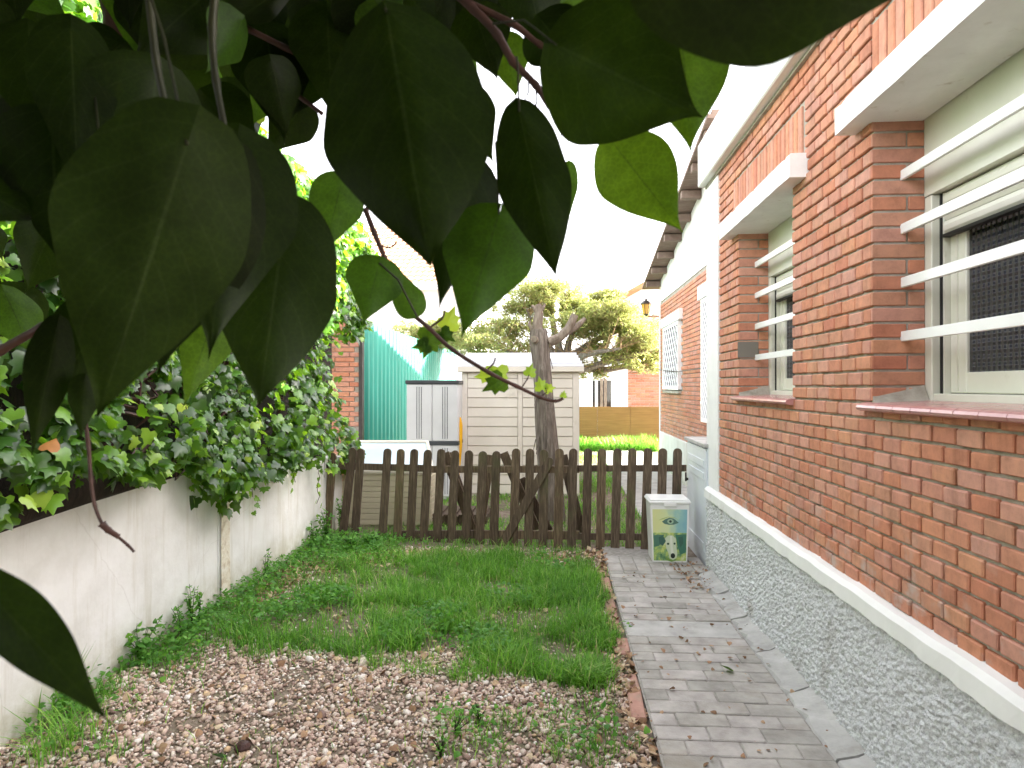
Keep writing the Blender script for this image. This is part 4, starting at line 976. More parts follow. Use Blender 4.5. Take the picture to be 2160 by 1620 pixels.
for L in limbs:
    for k in range(46):
        i = random.randrange(len(L) - 1); p = L[i].lerp(L[i + 1], random.random()); d = Vector((random.gauss(0, .5), random.gauss(0, .4), random.gauss(.25, .3))); p1 = p + d * random.uniform(.3, .8)
        b.tube([p, p.lerp(p1, .5) + Vector((0, 0, random.uniform(-.04, .04))), p1], [.012, .008, .004], 4, cap=False); tl.append((p, p1))
b.build('twigs', M['drybranch'], cf, kind='stuff')
# needle tufts: elongated sprays along and around twig ends
clumps = [(1150, 610, .32), (1165, 640, .3), (1125, 650, .3), (1090, 690, .3), (1050, 715, .28), (1010, 725, .3), (960, 715, .3), (1210, 645, .3), (1240, 655, .3), (1275, 668, .32), (1300, 690, .3), (1270, 625, .16), (1290, 620, .14), (1330, 705, .28), (1355, 715, .28), (1380, 725, .25), (1365, 690, .18), (1180, 615, .25), (1120, 620, .22),
          (1340, 735, .26), (1370, 755, .22), (1300, 735, .25), (1270, 755, .22), (1365, 775, .18), (1250, 690, .3), (1290, 650, .26), (1310, 665, .25), (1345, 770, .16), (1252, 790, .14), (900, 715, .28), (940, 690, .22), (870, 700, .22), (1030, 690, .25), (1070, 650, .2), (1095, 735, .22), (1225, 700, .25), (1200, 680, .25), (1320, 755, .22), (1380, 745, .2), (1260, 735, .2)]
P = []; rr_ = []
for (x, y, r) in clumps:
    c_ = np.array(Q(x, y, random.uniform(-.5, .6))); r *= 1.28; n = int(2300 * (r / .3) ** 2)
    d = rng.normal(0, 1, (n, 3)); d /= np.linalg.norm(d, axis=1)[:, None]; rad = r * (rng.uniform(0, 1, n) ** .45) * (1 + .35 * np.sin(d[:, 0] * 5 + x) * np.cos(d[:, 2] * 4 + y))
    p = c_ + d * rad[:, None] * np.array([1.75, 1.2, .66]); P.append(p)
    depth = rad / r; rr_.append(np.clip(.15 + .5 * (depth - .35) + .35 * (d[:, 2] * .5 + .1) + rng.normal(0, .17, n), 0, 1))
P = np.concatenate(P); rr_ = np.concatenate(rr_); n = len(P)
kk = fbm(P[:, 0] * 6, P[:, 2] * 6 + P[:, 1], 3, 12) > .31; P, rr_ = P[kk], rr_[kk]; n = len(P)
NV = np.array([(-.10, 0, 0), (.10, 0, 0), (.16, .45, .06), (0, 1, -.02), (-.16, .5, .03), (0, .45, .10)]); NF = np.array([[0, 1, 5], [1, 2, 5], [2, 3, 5], [3, 4, 5], [4, 0, 5]])
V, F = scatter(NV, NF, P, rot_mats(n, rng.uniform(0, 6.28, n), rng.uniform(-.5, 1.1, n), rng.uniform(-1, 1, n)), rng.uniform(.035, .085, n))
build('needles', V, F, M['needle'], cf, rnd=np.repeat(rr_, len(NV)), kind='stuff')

# ================================================================== OCHRE SCREEN, FAR HOUSES
oY = 16.3
x0_, x1_ = PY(1190, 900, oY).x, PY(1400, 900, oY).x
os_ = thing('screen_fence', 'low ochre canvas screen fence at the end of the sunlit lawn', 'fence', ((x0_ + x1_) / 2, oY, 0))
zt_ = PY(1300, 858, oY).z
for k in range(3):
    a = x0_ + (x1_ - x0_) * k / 3; e = x0_ + (x1_ - x0_) * (k + 1) / 3
    b = MB(); b.box(a + .01, e - .01, oY, oY + .02, .02, zt_, .004); b.build('panel', M['ochre'], os_)
for k in range(4):
    a = x0_ + (x1_ - x0_) * k / 3; b = MB(); b.box(a - .008, a + .008, oY + .0, oY + .05, 0, zt_ + .01); b.build('post', M['ochre'], os_)
h3 = thing('brick_house', 'distant brick house with white window bay behind the ochre screen', 'house', (4, 22, 0))
hY = 19.5; xw = PY(1322, 800, hY).x; xl = PY(1236, 800, hY).x; ze = PY(1350, 712, hY).z
b = MB(); b.box(xw, 9, hY, hY + 7, 0, ze); b.build('wall', M['mortar'], h3)
V = []; F = []; rn = []
for i in range(int(ze / .075)):
    x = xw + (.0 if i % 2 else -.13)
    while x < 6:
        v, f = chbox(max(x, xw), x + .25, hY - .012, hY + .01, i * .075, i * .075 + .06, .003); n = len(V); V += v; F += [[q + n for q in ff] for ff in f]; rn += [random.random()] * len(v); x += .262
build('brickwork', V, F, M['brick_s'], h3, rnd=rn, kind='stuff')
b = MB(); b.box(xl - .9, xw - .001, hY - .3, hY + 7, 0, ze - .35, .01); b.build('white_bay', M['white'], h3)
wz0_, wz1_ = PY(1280, 862, hY).z, PY(1280, 803, hY).z
wq = link('window', None, h3, (PY(1270, 800, hY).x, hY - .3, wz0_))
b = MB(); b.box(PY(1247, 800, hY - .3).x, PY(1292, 800, hY - .3).x, hY - .312, hY - .301, wz0_ - .1, wz1_); b.build('pane', M['darkglass'], wq)
for px_ in (1247, 1258, 1269, 1277, 1292):
    q = PY(px_, 800, hY - .33).x; b = MB(); b.box(q - .04, q + .04, hY - .35, hY - .313, wz0_ - .1, wz1_ + .05); b.build('frame', M['deadwood'] if px_ in (1269, 1277) else M['bars'], wq)
def tiled_roof(name, x0, x1, y0, z0, y1, z1, parent, pitch=.22, rows=.36):
    n = int((x1 - x0) / pitch) * 6; m_ = int(math.hypot(y1 - y0, z1 - z0) / rows); V = []
    for j in range(m_ * 2):
        t = (j // 2 + (j % 2) * .98) / m_; lift = .035 if j % 2 == 0 else 0
        for i in range(n + 1):
            x = x0 + (x1 - x0) * i / n; V.append((x, y0 + (y1 - y0) * t - (.04 if j % 2 == 0 else 0), z0 + (z1 - z0) * t + lift + .05 * abs(math.sin(math.pi * i / 6 + .001))))
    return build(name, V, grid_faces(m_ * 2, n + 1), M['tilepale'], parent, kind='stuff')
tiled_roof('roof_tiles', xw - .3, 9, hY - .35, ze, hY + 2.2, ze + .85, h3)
A0 = PY(1290, 646, hY + 2.5); A1 = PY(1362, 606, hY + 2.5)
b = MB(); b.prism([(A0.x, 1.5), (A0.x + 6, 1.5), (A0.x + 6, A0.z + 3.9), (A0.x, A0.z)], (hY + 2.5, hY + 7), 'y'); b.build('gable', M['white'], h3)
b = MB(); d_ = (A1 - A0); s_ = d_.z / d_.x
b.prism([(A0.x - .3, A0.z - .3 * s_), (A0.x + 6, A0.z + 6 * s_), (A0.x + 6, A0.z + 6 * s_ + .2), (A0.x - .3, A0.z - .3 * s_ + .2)], (hY + 2.3, hY + 7), 'y'); b.build('verge', M['tile'], h3)
h4 = thing('white_house', 'distant white house with orange tiled roof above the green sheeting', 'house', (-6, 24, 0))
e0 = PY(690, 606, 22); e1 = PY(975, 606, 22); tz = PY(800, 478, 27).z
b = MB(); b.box(e0.x, e1.x, 22.3, 31, 0, e0.z - .02); b.build('wall', M['white'], h4)
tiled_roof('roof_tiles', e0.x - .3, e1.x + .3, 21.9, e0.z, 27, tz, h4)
b = MB(); b.box(e0.x - .3, e1.x + .3, 21.88, 22.1, e0.z - .12, e0.z - .005); b.build('gutter', M['white'], h4)
q = PY(757, 530, 24); b = MB(); b.box(q.x - .45, q.x + .45, 23.6, 26, q.z - .6, q.z + .25); b.build('dormer', M['white'], h4)
q = PY(813, 566, 22.8); b = MB(); b.box(q.x - .2, q.x + .2, 22.6, 23.1, q.z - .5, q.z + .25); b.build('chimney', M['tile'], h4)
q = PY(643, 408, 30); ch = thing('chimney_block', 'small louvred chimney top above the hedge in the gap between leaves', 'chimney', (q.x, q.y, 0))
b = MB(); b.box(q.x - .24, q.x + .24, 30, 30.6, 0, q.z - .17); b.build('stack', M['white'], ch)
for k in range(4):
    b = MB(); b.box(q.x - .26, q.x + .26, 29.97, 30.63, q.z - .14 + .1 * k, q.z - .10 + .1 * k); b.build('louvre', M['mortar'], ch)
# trees beyond the hedge, seen through gaps in the leaves
def far_tree(x, y, h, r, label, seed):
    rg = np.random.default_rng(seed); tt = thing('tree', label, 'tree', (x, y, 0)); b = MB()
    b.tube([(x, y, 0), (x + .1, y, h * .4), (x - .1, y + .1, h * .75), (x, y, h * .95)], [.2, .15, .1, .03], 8, wob=.05); b.build('trunk', M['bark'], tt)
    b = MB()
    for k in range(60):
        z = rg.uniform(h * .3, h * .9); an = rg.uniform(0, 6.28); L = rg.uniform(.5, 1) * r
        b.tube([(x, y, z), (x + L * .5 * math.cos(an), y + L * .5 * math.sin(an), z + .3), (x + L * math.cos(an), y + L * math.sin(an), z + .5 + rg.uniform(-.3, .4))], [.04, .022, .006], 5, cap=False)
    b.build('limb', M['bark'], tt)
    n = 9000; d = rg.normal(0, 1, (n, 3)); d /= np.linalg.norm(d, axis=1)[:, None]; p = d * (rg.uniform(0, 1, n) ** .4)[:, None] * r * np.array([1, 1, 1.15]) + np.array([x, y, h * .68])
    k = fbm(p[:, 0] * 1.6 + p[:, 1], p[:, 2] * 1.6, 3, seed) > .46; p = p[k]; n = len(p)
    V, F = scatter(HV, HF, p, rot_mats(n, rg.uniform(0, 6.28, n), rg.uniform(-1, 1, n), rg.uniform(-1, 1, n)), rg.uniform(.05, .1, n)); build('crown', V, F, M['treeleaf'], tt, rnd=np.repeat(rg.uniform(0, 1, n), len(HV)), kind='stuff')
far_tree(-4.6, 6.5, 5.2, 1.6, 'leafy tree behind the ivy hedge, seen in gaps at upper left', 3)
far_tree(-6.5, 11, 5.0, 1.7, 'farther leafy tree behind the hedge, left of the distant white house', 4)

# ================================================================== GRAVEL, LITTER, GRASS, WEEDS
def warp(x, y): return 150 * (fbm(x * 4.5, y * 4.5, 3, 201) - .44), 70 * (fbm(x * 4.5, y * 4.5, 3, 202) - .44)
def ground_px(x, y):
    dx = x * cR.x + y * cR.y; zc = x * cF.x + y * cF.y - EYE * cF.z; return 1080 + F_PX * dx / zc, 810 + F_PX * EYE / zc
grass_poly = [(600, 1262), (690, 1205), (760, 1180), (880, 1178), (1080, 1176), (1150, 1180), (1235, 1215), (1262, 1250), (1290, 1330), (1296, 1430), (1262, 1470), (1205, 1452), (1120, 1420), (1040, 1385), (960, 1352), (860, 1362), (760, 1372), (640, 1375), (540, 1355), (520, 1310)]
wall_poly = [(60, 1560), (190, 1420), (280, 1330), (480, 1250), (600, 1160), (690, 1105), (850, 1135), (820, 1160), (640, 1195), (560, 1250), (500, 1290), (500, 1330), (430, 1350), (400, 1400), (250, 1410), (180, 1500)]
low_poly = [(-200, 1640), (-200, 1440), (60, 1440), (240, 1440), (300, 1470), (200, 1540), (330, 1640)]
right_poly = [(870, 1640), (910, 1500), (1060, 1480), (1200, 1520), (1330, 1480), (1360, 1640)]
litter_poly = [(560, 1215), (660, 1175), (800, 1160), (980, 1158), (1000, 1175), (800, 1182), (660, 1215), (600, 1250), (540, 1290), (500, 1300)]
litter2 = [(1120, 1165), (1290, 1160), (1300, 1300), (1345, 1420), (1400, 1640), (1330, 1640), (1300, 1460), (1270, 1210), (1200, 1195), (1130, 1190)]
n = 85000
gx = rng.uniform(-2.25, .36, n); gy = rng.uniform(1.5, 5.9, n); u, v = ground_px(gx, gy); wu, wv = warp(gx, gy); u = u + wu; v = v + wv
ing = inpoly(u, v, grass_poly); inw = inpoly(u, v, wall_poly)
edge = fbm(gx * 4, gy * 4, 3, 40)
pr = np.where(ing, .10, 1.0) * np.where(inw, .25, 1.0) * np.clip(.25 + 2.2 * (edge - .22), .35, 1) * np.where(gy > 4.6, .6, 1)
k = rng.uniform(0, 1, n) < pr; gx, gy = gx[k], gy[k]; n = len(gx)
t_ = (1 + 5 ** .5) / 2
ico = np.array([(-1, t_, 0), (1, t_, 0), (-1, -t_, 0), (1, -t_, 0), (0, -1, t_), (0, 1, t_), (0, -1, -t_), (0, 1, -t_), (t_, 0, -1), (t_, 0, 1), (-t_, 0, -1), (-t_, 0, 1)]) / 1.9
icf = np.array([(0, 11, 5), (0, 5, 1), (0, 1, 7), (0, 7, 10), (0, 10, 11), (1, 5, 9), (5, 11, 4), (11, 10, 2), (10, 7, 6), (7, 1, 8), (3, 9, 4), (3, 4, 2), (3, 2, 6), (3, 6, 8), (3, 8, 9), (4, 9, 5), (2, 4, 11), (6, 2, 10), (8, 6, 7), (9, 8, 1)])
sz_ = rng.lognormal(math.log(.0070), .38, n); sc3 = np.stack([sz_ * rng.uniform(.8, 1.5, n), sz_ * rng.uniform(.7, 1.1, n), sz_ * rng.uniform(.45, .8, n)], -1)
gz = .002 + sz_ * rng.uniform(.1, .9, n)
V, F = scatter(ico, icf, np.stack([gx, gy, gz], -1), rot_mats(n, rng.uniform(0, 6.28, n), rng.normal(0, .4, n), rng.normal(0, .4, n)), sc3)
V += rng.normal(0, .0006, V.shape)
gv = build('gravel', V, F, M['gravel'], smooth=True, rnd=np.repeat(rng.uniform(0, 1, n), 12)); tag(gv, 'pale pink and cream pebble gravel covering the garden floor', 'gravel', kind='stuff')
# dry litter
def litter(n, xr, yr, polys, zmax=.02):
    x = rng.uniform(*xr, n); y = rng.uniform(*yr, n); u, v = ground_px(x, y); k = np.zeros(n, bool)
    for p in polys: k |= inpoly(u, v, p)
    k |= (rng.uniform(0, 1, n) < .06); x, y = x[k], y[k]; m_ = len(x)
    return scatter(HV, HF, np.stack([x, y, rng.uniform(.008, zmax, m_)], -1), rot_mats(m_, rng.uniform(0, 6.28, m_), rng.normal(0, .5, m_), rng.normal(0, .5, m_)), rng.uniform(.012, .042, m_)), m_
(LV, LF), m_ = litter(16000, (-2.2, .42), (1.7, 6.0), [litter_poly, litter2], .03)
lt = build('leaf_litter', LV, LF, M['litter'], rnd=np.repeat(rng.uniform(0, 1, m_), len(HV))); tag(lt, 'scattered dry brown leaf litter on the gravel and path edge', 'leaf litter', kind='stuff')
nb = 260; x = np.concatenate([rng.uniform(.42, 1.15, 130), rng.uniform(.9, 1.16, 130)]); y = np.concatenate([rng.uniform(1.7, 5.3, 130), rng.uniform(4.6, 5.4, 130)])
LV, LF = scatter(HV, HF, np.stack([x, y, rng.uniform(.034, .05, nb)], -1), rot_mats(nb, rng.uniform(0, 6.28, nb), rng.normal(0, .4, nb), rng.normal(0, .4, nb)), rng.uniform(.008, .03, nb))
lt = build('path_litter', LV, LF, M['litter'], rnd=np.repeat(rng.uniform(0, .7, nb), len(HV))); tag(lt, 'bits of dry leaf scattered on the grey paved path', 'leaf litter', kind='stuff')
# grass blades
def blades(x, y, h, wdt, lean_, z0=0.0):
    n = len(x); an = rng.uniform(0, 6.28, n); dx, dy = np.cos(an), np.sin(an); wx, wy = -dy * wdt, dx * wdt
    V = np.zeros((n, 7, 3)); ts = [0, .38, .72, 1.0]; bend = lean_ * h
    for j, t in enumerate(ts):
        cx = x + dx * bend * t * t; cy = y + dy * bend * t * t; cz = z0 + h * (t - .28 * (lean_ > .5) * t * t); ww = 1 - .25 * t if j < 3 else 0
        if j < 3:
            V[:, 2 * j] = np.stack([cx - wx * ww, cy - wy * ww, cz], -1); V[:, 2 * j + 1] = np.stack([cx + wx * ww, cy + wy * ww, cz], -1)
        else: V[:, 6] = np.stack([cx, cy, cz], -1)
    f = np.array([[0, 1, 3], [0, 3, 2], [2, 3, 5], [2, 5, 4], [4, 5, 6]]); F = (f[None] + (np.arange(n) * 7)[:, None, None]).reshape(-1, 3)
    return V.reshape(-1, 3), F
def grass_from(n, xr, yr, fn, hr, wr=(.0011, .0026), lr=(.2, 1.1), z0=0.0):
    x = rng.uniform(*xr, n); y = rng.uniform(*yr, n); u, v = ground_px(x, y); wu, wv = warp(x, y); p = fn(x, y, u + wu + rng.normal(0, 30, n), v + wv + rng.normal(0, 16, n)) * (x < .31 + .22 * (fbm(y * 4, y * 0, 3, 5) - .42) + 9 * (y > 5.9)); k = rng.uniform(0, 1, n) < p; x, y = x[k], y[k]; m_ = len(x)
    hh = rng.uniform(*hr, m_) * (.55 + .9 * fbm(x * 3, y * 3, 3, 61))
    V, F = blades(x, y, hh, rng.uniform(*wr, m_), rng.uniform(*lr, m_), z0); rn = np.clip(rng.beta(2, 2.4, m_) + .5 * (fbm(x * 2.2, y * 2.2, 2, 90) - .45), 0, .97); rn = np.where(rng.uniform(0, 1, m_) < .03, 1.0, rn)
    return V, F, np.repeat(rn, 7)
def fmain(x, y, u, v): return inpoly(u, v, grass_poly) * np.clip((fbm(x * 3.1, y * 3.1, 3, 51) - .27) * 4.5, .07, 1)
V, F, rn = grass_from(125000, (-2.0, .5), (3.0, 5.95), fmain, (.035, .15))
o = build('grass', V, F, M['grass'], rnd=rn); tag(o, 'lush green grass patch between the gravel and the picket fence', 'grass', kind='stuff')
def fside(x, y, u, v):
    a = inpoly(u, v, wall_poly) * .55 + inpoly(u, v, low_poly) * .35 * (fbm(x * 5, y * 5, 3, 52) > .42) + inpoly(u, v, right_poly) * .35 * (fbm(x * 6, y * 6, 3, 53) > .46)
    a += .9 * (fbm(x * 2.4, y * 2.4, 3, 54) > .60) * (v < 1480) + .015; return np.clip(a * (x < .36), 0, 1)
V, F, rn = grass_from(90000, (-2.2, .40), (1.7, 5.95), fside, (.025, .085))
o = build('rough_grass', V, F, M['grass'], rnd=rn); tag(o, 'thin rough grass growing along the white wall and through the gravel', 'grass', kind='stuff')
def fback(x, y, u, v): return np.clip((fbm(x * 1.5, y * 1.5, 3, 71) - .22) * 3.0, .05, .9) * ((x < .92) | (y > 15.8))
V, F, rn = grass_from(80000, (-2.3, 2.2), (6.0, 16.2), fback, (.03, .085), (.002, .0045))
o = build('back_lawn', V, F, M['grass'], rnd=rn); tag(o, 'patchy lawn beyond the picket fence, sunlit at its far end', 'grass', kind='stuff')
V, F, rn = grass_from(9000, (-.2, 2.3), (14.9, 16.28), lambda x, y, u, v: np.ones(len(x)), (.12, .34), (.004, .008))
o = build('tall_grass', V, F, M['grass'], rnd=rn); tag(o, 'tall sunlit grass at the foot of the ochre screen', 'grass', kind='stuff')
# broad-leaved ground weeds (clover-like rosettes)
def weeds(n, fn, xr, yr, hr, sr):
    x = rng.uniform(*xr, n); y = rng.uniform(*yr, n); u, v = ground_px(x, y); k = rng.uniform(0, 1, n) < fn(x, y, u, v); x, y = x[k], y[k]; m_ = len(x)
    z = rng.uniform(*hr, m_) * (.4 + fbm(x * 3, y * 3, 2, 33)); s_ = rng.uniform(*sr, m_)
    V, F = scatter(HV, HF, np.stack([x, y, z], -1), rot_mats(m_, rng.uniform(0, 6.28, m_), rng.normal(.1, .45, m_), rng.normal(0, .4, m_)), s_); return V, F, np.repeat(np.clip(rng.normal(.5, .22, m_), 0, 1), len(HV))
def fw(x, y, u, v):
    u = u + rng.normal(0, 25, len(u)); v = v + rng.normal(0, 12, len(u))
    return np.clip(inpoly(u, v, wall_poly) * 1.0 + inpoly(u, v, grass_poly) * .9 * (fbm(x * 2.7, y * 2.7, 3, 95) > .50) + .1 * inpoly(u, v, low_poly) + .16 * inpoly(u, v, right_poly) * (fbm(x * 6, y * 6, 3, 53) > .48), 0, 1)
V, F, rn = weeds(52000, fw, (-2.22, .45), (1.8, 6.2), (.02, .13), (.012, .03))
o = build('ground_cover', V, F, M['weed'], rnd=rn); tag(o, 'low broad-leaved weeds among the grass and along the wall foot', 'weeds', kind='stuff')
# upright weed plants along the wall foot, each its own
def weed_plant(px_, py_, h, nst, label, ls=.03, bushy=.5, name='weed_plant'):
    p = PG(px_, py_); p.x = max(p.x, LX + .06)
    w_ = thing(name, label, 'plant', (p.x, p.y, 0)); b = MB(); L = []; 
    for s_ in range(nst):
        an = random.uniform(0, 6.28); sp_ = random.uniform(.05, .3) * bushy * h * 2; hh = h * random.uniform(.6, 1); pts = [Vector((p.x, p.y, 0)) + Vector((math.cos(an) * sp_ * t * t, math.sin(an) * sp_ * t * t, hh * t)) for t in (0, .3, .6, .85, 1)]
        pts = [Vector((max(q.x, LX + .02), q.y, q.z)) for q in pts]
        b.tube(pts, [.003, .0025, .002, .0015, .001], 5, cap=False)
        for k in range(int(hh / .016)):
            t = random.uniform(.1, 1.0); q = Vector((p.x + math.cos(an) * sp_ * t * t, p.y + math.sin(an) * sp_ * t * t, hh * t)); L.append((q.x + random.uniform(-.015, .015), q.y + random.uniform(-.015, .015), q.z))
    b.build('stems', M['petiole'], w_, kind='stuff'); L = np.array(L); m_ = len(L); L[:, 0] = np.maximum(L[:, 0], LX + .02)
    V, F = scatter(HV * np.array([.7, 1, 1]), HF, L, rot_mats(m_, rng.uniform(0, 6.28, m_), rng.normal(.2, .5, m_), rng.normal(0, .3, m_)), rng.uniform(ls * .6, ls * 1.2, m_)); build('leaves', V, F, M['weed'], w_, rnd=np.repeat(rng.uniform(.1, 1, m_), len(HV)), kind='stuff')
wp = [(250, 1400, .24, 7, 'bushy dull green weed at the wall foot, tallest of the nearer ones', .045, .8), (375, 1330, .34, 4, 'tall slender weed in front of the white wall, standing highest', .03, .3), (330, 1345, .2, 6, 'leafy weed between the bushy weed and the tall slender one', .03, .6),
      (415, 1320, .22, 4, 'small branching weed just left of the wall pilaster', .03, .5), (520, 1225, .24, 4, 'weed of narrow leaves right of the wall pilaster', .03, .3), (645, 1160, .26, 9, 'thick clump of weeds where the wall meets the fence', .035, .7), (690, 1150, .34, 9, 'tall clump of weeds at the fence left end', .035, .6),
      (780, 1160, .16, 9, 'broad-leaved weed at the foot of the fence below the chest', .05, 1.1), (740, 1165, .18, 8, 'round leafy weed left of the broad-leaved one at the fence foot', .04, .9), (655, 1120, .34, 6, 'climbing weed against the far end of the white wall', .035, .4),
      (960, 1560, .11, 10, 'small feathery weed in the gravel at bottom centre', .02, .9), (1010, 1530, .10, 8, 'second feathery weed in the gravel, right of the bottom centre one', .02, .8), (930, 1600, .09, 8, 'feathery weed at the bottom edge of the gravel', .02, .9), (1570, 1335, .05, 4, 'tiny weed growing in the joint beside the cement fillet', .018, .9)]
for a in wp: weed_plant(*a)
# long grass tufts
def tuft(px_, py_, n, h, label, lr=(.4, 1.3)):
    p = PG(px_, py_); x = p.x + rng.normal(0, .05, n); y = p.y + rng.normal(0, .05, n); x = np.maximum(x, LX + .03)
    V, F = blades(x, y, rng.uniform(h * .5, h, n), rng.uniform(.0015, .0032, n), rng.uniform(*lr, n)); o = build('grass_tuft', V, F, M['grass'], rnd=np.repeat(rng.uniform(.2, .9, n), 7)); tag(o, label, 'grass tuft')
tuft(110, 1600, 70, .26, 'long-bladed grass tuft on the gravel at lower left'); tuft(30, 1500, 40, .3, 'pale long grass against the white wall at far left', (.2, .8)); tuft(1230, 1440, 260, .15, 'dense bright grass tuft beside the path edge'); tuft(160, 1560, 60, .2, 'arching grass tuft in the lower left gravel')
# fallen leaves and clod
def single_leaf(name, px_, py_, s, mat, label, z=.02, rot=(0.2, .1, 1)):
    me = new_mesh(name, HV * np.array([.8, 1, 1]), HF, mat); q = PG(px_, py_, z); o = link(name, me, None, q, rot); o.scale = (s,) * 3; tag(o, label, 'leaf'); return o
single_leaf('fallen_leaf', 478, 1592, .055, M['ivybright'], 'fallen green leaf on the gravel at bottom left', .022, (.25, .2, 1.9))
single_leaf('fallen_leaf', 1545, 1412, .065, M['ivybright'], 'fallen green leaf curled on the paved path', .045, (.35, .25, 1.5))
single_leaf('fallen_leaf', 8, 1535, .06, M['deadleaf'], 'yellow-brown fallen leaf at the left edge of the gravel', .03, (.5, .2, .4))
single_leaf('fallen_leaf', 105, 950, .08, M['deadleaf'], 'orange dead leaf', .5, (.5, .2, .4)).location = PX(100, 948, LX + .42)
bpy.data.objects[[o.name for o in COL.objects if o.get('label') == 'orange dead leaf'][0]]['label'] = 'orange dead leaf caught in the ivy above the wall at left'
b = MB(); q = PG(512, 1578, .02); lathe(b, q, [(.012, -.02), (.03, -.005), (.034, .008), (.022, .022), (.008, .028)], 9); tag(b.build('earth_clod', M['stem']), 'dark brown clod lying on the gravel beside the green leaf', 'clod')

# ================================================================== OVERHANGING VINE (foreground)
vine = thing('overhanging_vine', 'big dark backlit leaves of a vine hanging over the view from the top left', 'vine', (-.3, .6, 2.2))
def leaf_grid(prof, nt_=16, ns=9, fold=.18, droop=.10, wave=.02, lobe=.10):
    V = []; UV = []
    nt_ = int(nt_ * 1.7)
    for i in range(nt_):
        t = (i / (nt_ - 1)) ** 1.25; tp, pw = prof
        if t < tp: wv = math.sqrt(max(0, 1 - (1 - t / tp) ** 2)) ** .85
        else: wv = max(0.0, .5 + .5 * math.cos(math.pi * ((t - tp) / (1 - tp)) ** .92)) ** pw
        wv *= 1 + .035 * math.sin(t * 17 + tp * 30) * (1 - t)
        for j in range(ns):
            s_ = 2 * j / (ns - 1) - 1; x = s_ * wv * .5 * (1 + (.03 if s_ > 0 else -.03) * math.sin(t * 7 + pw * 9))
            y_ = t - lobe * abs(s_) ** 1.5 * max(0, 1 - t / .35) ** 1.2 + .02 * math.sin(t * 9) * (1 - t)
            V.append((x, y_, -fold * abs(x) ** 1.0 - droop * (t - .3) ** 2 + wave * math.sin(t * 11 + s_ * 3) * abs(s_))); UV.append((.5 + s_ * .5, t))
    return np.array(V), grid_faces(nt_, ns), UV
HEART = (.24, .80)
OVATE = (.34, .78)
LANCE = (.42, .72)
WIDE = (.40, .58)
def fg_leaf(bx_, by_, tx_, ty_, wpx, d0, d1, mat='ivybig', prof=HEART, roll=0.0, fold=.2, droop=.12, asym=0, lobe=.1, pet=None):
    A = PD(bx_, by_, d0); B = PD(tx_, ty_, d1); ax = B - A; L = ax.length; ax = ax / L
    view = (CAM - (A + B) / 2).normalized(); nrm = (view - ax * view.dot(ax)).normalized(); sd = ax.cross(nrm)
    q = Matrix.Rotation(roll, 3, ax); nrm = q @ nrm; sd = q @ sd
    W = wpx * (d0 + d1) / 2 / F_PX
    V, F, UV = leaf_grid(prof, fold=fold, droop=droop * L / W * .5 if W else .1, lobe=lobe)
    Vw = [A + sd * v[0] * W + ax * v[1] * L + nrm * v[2] * W for v in V]
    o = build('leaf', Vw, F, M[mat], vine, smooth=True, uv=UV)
    if pet:
        P1 = PD(pet[0], pet[1], d0 + (pet[2] if len(pet) > 2 else .03)); b = MB(); mid_ = A.lerp(P1, .5) + Vector((0, 0, .01)); b.tube([A, mid_, P1], .0008 * max(1, d0 / .5), 6, cap=False); b.build('petiole', M['petiole'], vine)
    return o
fg_leaf(815, 25, 905, 560, 385, .42, .38, roll=.12, fold=.38, droop=.12, lobe=.06, prof=WIDE, pet=(770, -60))
fg_leaf(395, 305, 205, 890, 365, .36, .39, roll=-.1, fold=.2, droop=.2, prof=(.30, .62), lobe=.13, pet=(300, -60))
fg_leaf(470, 330, 330, 800, 250, .41, .43, fold=.25, prof=OVATE)
fg_leaf(110, 250, 120, 560, 230, .5, .52, fold=.25, roll=.2)
fg_leaf(330, 150, 300, 520, 260, .52, .52, fold=.3, roll=-.3)
fg_leaf(500, 300, 440, 760, 300, .46, .42, prof=HEART, fold=.15)
fg_leaf(605, 440, 545, 855, 262, .50, .46, prof=WIDE, fold=.2, mat='ivybig', roll=.1)
fg_leaf(460, 640, 385, 862, 120, .62, .60, fold=.15, mat='ivybright')
fg_leaf(225, 425, 215, 850, 150, .55, .52, fold=.2)
fg_leaf(215, 400, 190, 655, 240, .47, .45, fold=.25, mat='ivybig', pet=(200, 200))
fg_leaf(-90, 370, 84, 470, 150, .5, .5, fold=.2)
fg_leaf(150, 60, 165, 430, 170, .5, .47, fold=.2); fg_leaf(60, 60, 100, 330, 190, .6, .55, fold=.3)
fg_leaf(255, 95, 140, 190, 130, .7, .7, mat='ivybig')
fg_leaf(722, 378, 682, 541, 118, .62, .60, mat='ivybright', fold=.15, pet=(740, 300))
fg_leaf(800, 555, 766, 686, 125, .66, .65, mat='ivybright', fold=.12, lobe=.12, pet=(880, 668, 0))
fg_leaf(872, 662, 838, 560, 70, .69, .68, mat='ivybright', fold=.15)
fg_leaf(1052, 452, 972, 716, 205, .50, .47, mat='ivybright', fold=.22, roll=.1, pet=(1045, 300))
fg_leaf(1095, 235, 1172, 580, 158, .50, .46, fold=.3, prof=WIDE, pet=(1090, 120))
fg_leaf(990, 350, 925, 655, 170, .56, .52, fold=.2, mat='ivybig')
fg_leaf(1175, 95, 1484, 248, 335, .46, .42, fold=.25, prof=OVATE, pet=(1040, 50))
fg_leaf(1435, 30, 1457, 322, 195, .55, .5, mat='ivybright', fold=.15, prof=OVATE, pet=(1310, -30))
fg_leaf(1292, 300, 1440, 490, 172, .55, .52, mat='ivybright', fold=.12, prof=OVATE, pet=(1215, 262, .0))
fg_leaf(1392, -150, 2260, -190, 545, .27, .27, prof=(.28, .75), fold=.1, droop=.02)
